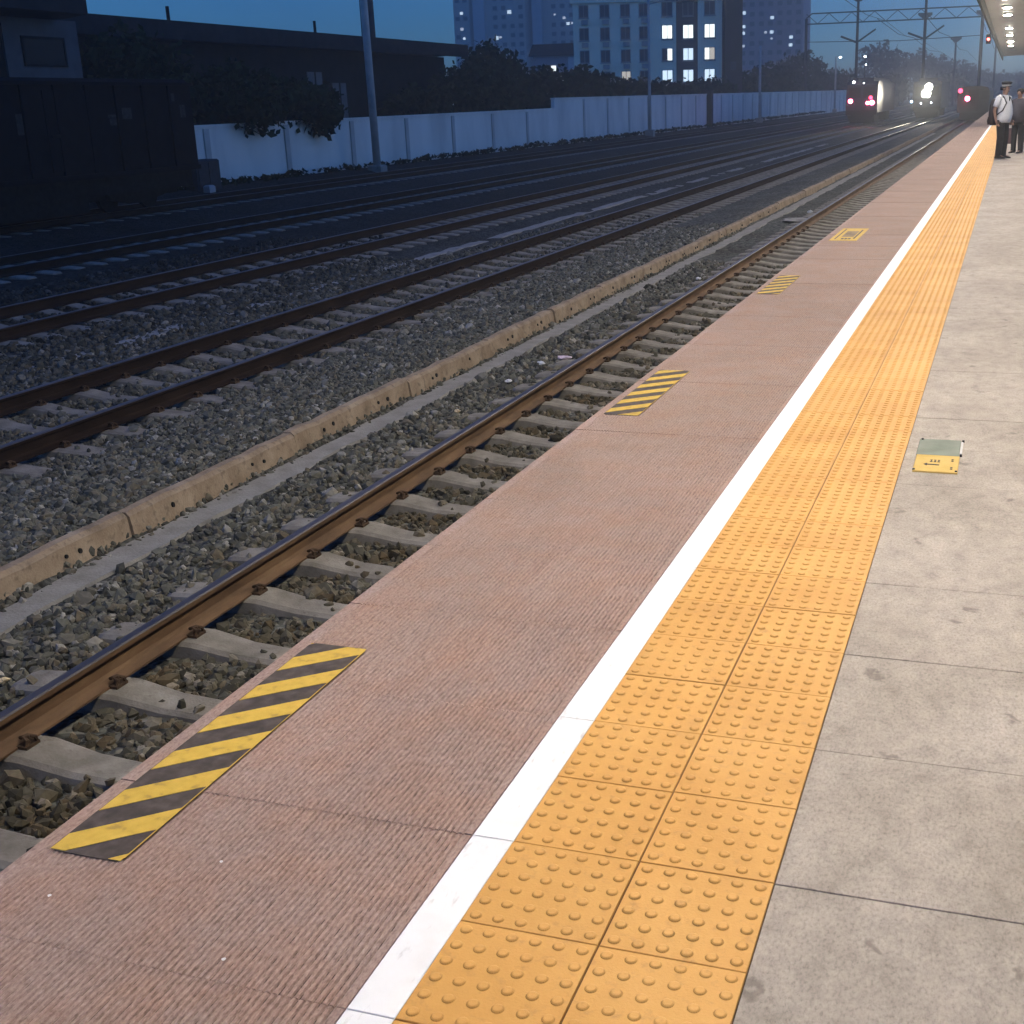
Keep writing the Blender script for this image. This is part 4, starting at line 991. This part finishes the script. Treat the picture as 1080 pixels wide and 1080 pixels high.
# carriage end on the near track
t = thing('passenger_carriage', (-1.75, 132, -1.196), 'dark carriage end with one red tail lamp beside the platform', 'carriage')
rz = -1.196; y = 132
mb = MB(); mb.prism([(-3.25, rz + .9), (-3.25, rz + 2.9), (-3.05, rz + 3.2), (-2.4, rz + 3.35), (-1.1, rz + 3.35), (-.45, rz + 3.2), (-.27, rz + 2.9), (-.27, rz + .9)], 'y', y, y + 25); part('body', mb, M['coach'], t)
mb = MB(); mb.box((-2.25, y - .25, rz + 1.0), (-1.25, y - .002, rz + 3.0)); part('gangway_door', mb, M['undergear'], t)
for x in (-3.0, -1.0):
    mb = MB(); mb.box((x, y - .03, rz + 2.1), (x + .55, y - .003, rz + 2.9)); part('window', mb, M['blackglass'], t)
mb = MB(); mb.box((-3.0, y + .5, rz + .2), (-.5, y + 4.5, rz + .89)); part('bogie', mb, M['undergear'], t)
mb = MB(); disc(mb, -2.3, y - .26, rz + 2.2, .22, .06); part('tail_lamp', mb, M['red'], t)
mb = MB(); disc(mb, -3.0, y - .05, rz + 2.95, .22, .05); part('side_lamp', mb, M['redsoft'], t)
t = thing('ground_signal', (-11.1, 180, -1.45), 'tiny blue white ground signal between the two engines', 'signal light')
mb = MB(); mb.cyl((-11.1, 180, -1.45), .08, 1.7, 8); part('post', mb, M['darkmetal'], t)
mb = MB(); mb.bev((-11.3, 179.85, .251), (-10.9, 180.2, .9), .04); part('housing', mb, M['darkmetal'], t)
mb = MB(); disc(mb, -11.1, 179.85, .58, .15); part('lens', mb, M['signalblue'], t)

# ------------------------------------------------------------------ people
def skin_mesh(verts, edges, radii, root=0, sub=2):
    me = bpy.data.meshes.new('tmp'); me.from_pydata(verts, edges, [])
    o = bpy.data.objects.new('tmp', me); COL.objects.link(o)
    o.modifiers.new('s', 'SKIN'); sl_ = me.skin_vertices[0].data
    for i, r_ in enumerate(radii): sl_[i].radius = r_ if hasattr(r_, '__len__') else (r_, r_)
    sl_[root].use_root = True
    sb = o.modifiers.new('u', 'SUBSURF'); sb.levels = sub; sb.render_levels = sub
    dg = bpy.context.evaluated_depsgraph_get(); ev = o.evaluated_get(dg).to_mesh()
    vs = [tuple(v.co) for v in ev.vertices]; fs = [tuple(p.vertices) for p in ev.polygons]
    o.evaluated_get(dg).to_mesh_clear(); bpy.data.objects.remove(o); bpy.data.meshes.remove(me)
    return vs, fs
def person(loc, heading, label, top, legs, hair, cap=False, sleeve='short', scale=1.0, arms=None):
    """heading: angle of the facing direction from +X; coordinates below are (forward, left, up)"""
    t = thing('person', loc, label, 'person', 'people waiting on the platform')
    c, s = math.cos(heading), math.sin(heading)
    def W(p): return (loc[0] + scale * (p[0] * c - p[1] * s), loc[1] + scale * (p[0] * s + p[1] * c), loc[2] + scale * p[2])
    arms = arms or {-1: [(-.02, -.20, 1.44), (-.09, -.27, 1.16), (-.02, -.28, .92), (.015, -.275, .845)], 1: [(-.02, .20, 1.44), (-.04, .26, 1.16), (.05, .27, .93), (.085, .265, .855)]}
    V = [(0, 0, .95), (0, 0, 1.15), (.0, 0, 1.36), (-.01, 0, 1.50), (.02, 0, 1.57), (.035, 0, 1.66), (.03, 0, 1.74)]
    E = [(i, i + 1) for i in range(6)]; Rr = [.125, .125, .12, .055, .062, .088, .062]
    V.append((.125, 0, 1.65)); E.append((5, 7)); Rr.append(.016)                # nose
    for sgn in (-1, 1):
        b = len(V)
        V += [(0, sgn * .095, .88), (.02, sgn * .105, .5), (-.01, sgn * .11, .1), (.05, sgn * .115, .05), (.16, sgn * .13, .035)]
        E += [(0, b)] + [(b + i, b + i + 1) for i in range(4)]; Rr += [.075, .05, .04, .035, .026]
        b = len(V); A = arms[sgn]
        V += A; E += [(2, b)] + [(b + i, b + i + 1) for i in range(3)]; Rr += [.06, .043, .03, (.018, .038)]
    vs, fs = skin_mesh(V, E, Rr)
    body = MB(); body.add([W(p) for p in vs], fs)
    for sgn in (-1, 1):                                                          # five fingers per hand
        wr = Vector(arms[sgn][3]); dn = (Vector(arms[sgn][3]) - Vector(arms[sgn][2])).normalized()
        for k in range(5):
            if k < 4: p0 = wr + Vector((.03 - .02 * k, 0, -.0)); L_ = (.075, .085, .08, .06)[k]; d = dn + Vector((.06 * (1.5 - k), 0, 0))
            else: p0 = wr + Vector((.035, 0, .045)); L_ = .055; d = dn + Vector((.7, 0, 0))
            d.normalize(); q = p0 + d * L_ * .5; e_ = q + (d + Vector((.12, -sgn * .35, 0))).normalized() * L_ * .5
            body.tube([W(p0), W(q), W(e_)], [.0095, .009, .006], 6)
    for sgn in (-1, 1): body.ball(W((.02, sgn * .088, 1.655)), .02 * scale, 6, 5)    # ears
    part('body', body, M['skin'], t, True)
    def ell(z, f, rx, ry, n=16): return [W((f + rx * math.cos(a), ry * math.sin(a), z)) for a in [2 * math.pi * k / n for k in range(n)]]
    mb = MB()
    mb.loft([ell(.86, .015, .155, .185), ell(.95, .03, .17, .195), ell(1.06, .045, .185, .195), ell(1.18, .04, .175, .195), ell(1.32, .02, .155, .21), ell(1.42, .0, .13, .21), ell(1.49, -.01, .09, .14), ell(1.525, -.005, .062, .066)])
    for sgn in (-1, 1):
        A = [Vector(p) for p in arms[sgn]]
        if sleeve == 'short':
            e_ = A[0].lerp(A[1], .72); mb.tube([W((A[0].x, sgn * .11, 1.455)), W(A[0]), W(A[0].lerp(A[1], .4)), W(e_)], [.07 * scale, .082 * scale, .075 * scale, .072 * scale], 12)
        else:
            mb.tube([W((A[0].x, sgn * .11, 1.455)), W(A[0]), W(A[1]), W(A[2])], [.075 * scale, .085 * scale, .068 * scale, .052 * scale], 12)
    sh = part('shirt' if sleeve == 'short' else 'jacket', mb, M[top], t, True)
    if cap:
        mb = MB(); mb.prism([(0, 0), (1, 0), (.8, -1), (.5, -3.2), (.2, -1)], 'y', 0, 1)
        mb.v = [W((.142 - .0 + (.012 if y_ else 0) , (x_ - .5) * .06, 1.475 + z_ * .075)) for x_, y_, z_ in mb.v]; part('tie', mb, M['cap'], t)
    mb = MB()
    mb.loft([ell(.80, .0, .14, .18), ell(.88, .005, .15, .182), ell(.97, .01, .15, .178), ell(1.0, .01, .14, .17)])
    for sgn in (-1, 1):
        mb.tube([W((0, sgn * .088, .92)), W((.0, sgn * .092, .80)), W((.025, sgn * .105, .5)), W((-.005, sgn * .112, .12)), W((.0, sgn * .112, .045))], [.105 * scale, .105 * scale, .085 * scale, .072 * scale, .076 * scale], 12)
    part('trousers', mb, M[legs], t, True)
    for sgn in (-1, 1):
        mb = MB(); rings = []
        for f, hw, h in ((-.085, .028, .05), (-.06, .042, .085), (.0, .045, .095), (.08, .05, .075), (.15, .052, .052), (.195, .038, .038), (.21, .015, .022)):
            rings.append([W((f, sgn * .118 + hw * math.cos(a), .002 + h / 2 + h / 2 * math.sin(a))) for a in [2 * math.pi * k / 10 for k in range(10)]])
        mb.loft(rings); part('shoe', mb, M['shoe'], t, True)
    if cap:
        mb = MB()
        mb.loft([ell(1.715, .03, .105, .092), ell(1.755, .03, .108, .094)], caps=True); part('cap_band', mb, M['capband'], t, True)
        mb = MB(); mb.loft([ell(1.757, .03, .108, .094), ell(1.80, .045, .135, .125), ell(1.825, .035, .115, .11), ell(1.835, .03, .05, .05)]); cp = part('cap', mb, M['cap'], t, True)
        mb = MB(); mb.loft([[W((.13 - .03 * abs(q), q * .07, 1.722)) for q in (-1, -.5, 0, .5, 1)] + [W((.19 - .06 * q * q, q * .06, 1.705)) for q in (1, .5, 0, -.5, -1)],
                            [W((.13 - .03 * abs(q), q * .07, 1.73)) for q in (-1, -.5, 0, .5, 1)] + [W((.19 - .06 * q * q, q * .06, 1.713)) for q in (1, .5, 0, -.5, -1)]]); part('peak', mb, M['cap'], cp)
        mb = MB(); mb.loft([[W((-.02 + .098 * math.cos(a), .093 * math.sin(a), z)) for a in [2 * math.pi * k / 14 for k in range(14)]] for z in (1.63, 1.712)]); part('hair', mb, M['hair'], t, True)
    else:
        mb = MB(); mb.ball(W((.0, 0, 1.70)), (.105 * scale, .1 * scale, .095 * scale), 12, 8); part('hair', mb, M[hair], t, True)
    mb = MB()
    for sgn in (-1, 1): mb.ball(W((.112, sgn * .033, 1.675)), .011 * scale, 6, 5)
    part('eyes', mb, M['ink'], t)
    mb = MB(); mb.tube([W((.112, -.028, 1.598)), W((.121, 0, 1.597)), W((.112, .028, 1.598))], .006 * scale, 5); part('mouth', mb, M['maroon'], t)
    return W
MH = R(-32)
W1 = person((1.815, 33.84, 0), MH, 'man in white short sleeved shirt, dark trousers and peaked cap', 'shirt', 'trousers', 'hair', True, 'short', 1.0)
t = thing('backpack', W1((-.24, 0, .8)), 'black backpack on the back of the man in white', 'backpack')
mb = MB()
def rr(f, w_, z): return [W1((f + a * .085, b * w_, z)) for a, b in ((-1, -.7), (-.7, -1), (.6, -1), (1, -.8), (1, .8), (.6, 1), (-.7, 1), (-1, .7))]
mb.loft([rr(-.23, .10, .80), rr(-.245, .14, .84), rr(-.26, .155, 1.05), rr(-.25, .15, 1.28), rr(-.22, .12, 1.4), rr(-.2, .06, 1.43)]); part('bag', mb, M['blackbag'], t, True)
mb = MB(); mb.tube([W1((-.33, -.1, 1.0)), W1((-.36, -.1, .9)), W1((-.35, -.08, .82))], .03, 6); part('pocket', mb, M['blackbag'], t)
for sg in (-1, 1):
    mb = MB(); mb.tube([W1((-.17, sg * .1, 1.4)), W1((-.08, sg * .12, 1.515)), W1((.06, sg * .13, 1.47)), W1((.15, sg * .13, 1.33)), W1((.1, sg * .2, 1.15)), W1((-.16, sg * .16, 1.0))], .016, 6); part('strap', mb, M['blackbag'], t)
arm2 = {-1: [(-.02, -.20, 1.44), (.0, -.26, 1.16), (.03, -.25, .94), (.035, -.25, .86)], 1: [(-.02, .20, 1.44), (-.04, .26, 1.16), (.05, .27, .93), (.07, .265, .86)]}
W2 = person((2.20, 36.6, 0), R(-120), 'person in dark jacket half hidden behind the man in white', 'jacket', 'trousers', 'hair', False, 'long', .93, arm2)
hx = W2((.035, -.25, .80))
t = thing('shopping_bag', (hx[0], hx[1], hx[2] - .5), 'maroon bag held by the person in the dark jacket', 'bag')
mb = MB(); hx0, hy0, hz0 = hx
mb.loft([[(hx0 + a * .17 * q, hy0 + b * .07 * q, hz0 + dz) for a, b in ((-1, -.8), (-.8, -1), (.8, -1), (1, -.8), (1, .8), (.8, 1), (-.8, 1), (-1, .8))] for q, dz in ((.85, -.50), (1, -.46), (1.0, -.25), (.92, -.12), (.7, -.09))]); part('bag', mb, M['maroon'], t, True)
mb = MB(); mb.tube([(hx0 - .09, hy0, hz0 - .10), (hx0 - .06, hy0, hz0 - .01), (hx0 + .0, hy0, hz0 + .01), (hx0 + .06, hy0, hz0 - .01), (hx0 + .09, hy0, hz0 - .10)], .011, 6); part('handle', mb, M['blackbag'], t)
person((2.42, 38.0, 0), R(-95), 'grey haired person in pale top at the right picture edge', 'palecoat', 'trousers', 'greyhair', False, 'long', .95)

# ------------------------------------------------------------------ haze
HAZE = True
if HAZE:
    mb = MB(); mb.box((-420, -70, -4), (120, 700, 130))
    hm = bpy.data.materials.new('haze'); hm.use_nodes = True; n = hm.node_tree; n.nodes.remove(n.nodes['Principled BSDF'])
    pv = n.nodes.new('ShaderNodeVolumePrincipled'); pv.inputs['Color'].default_value = (.85, .90, .95, 1); pv.inputs['Density'].default_value = .0014; pv.inputs['Anisotropy'].default_value = .6
    n.links.new(pv.outputs[0], n.nodes['Material Output'].inputs['Volume'])
    struct('haze', mb, hm, kind='stuff')
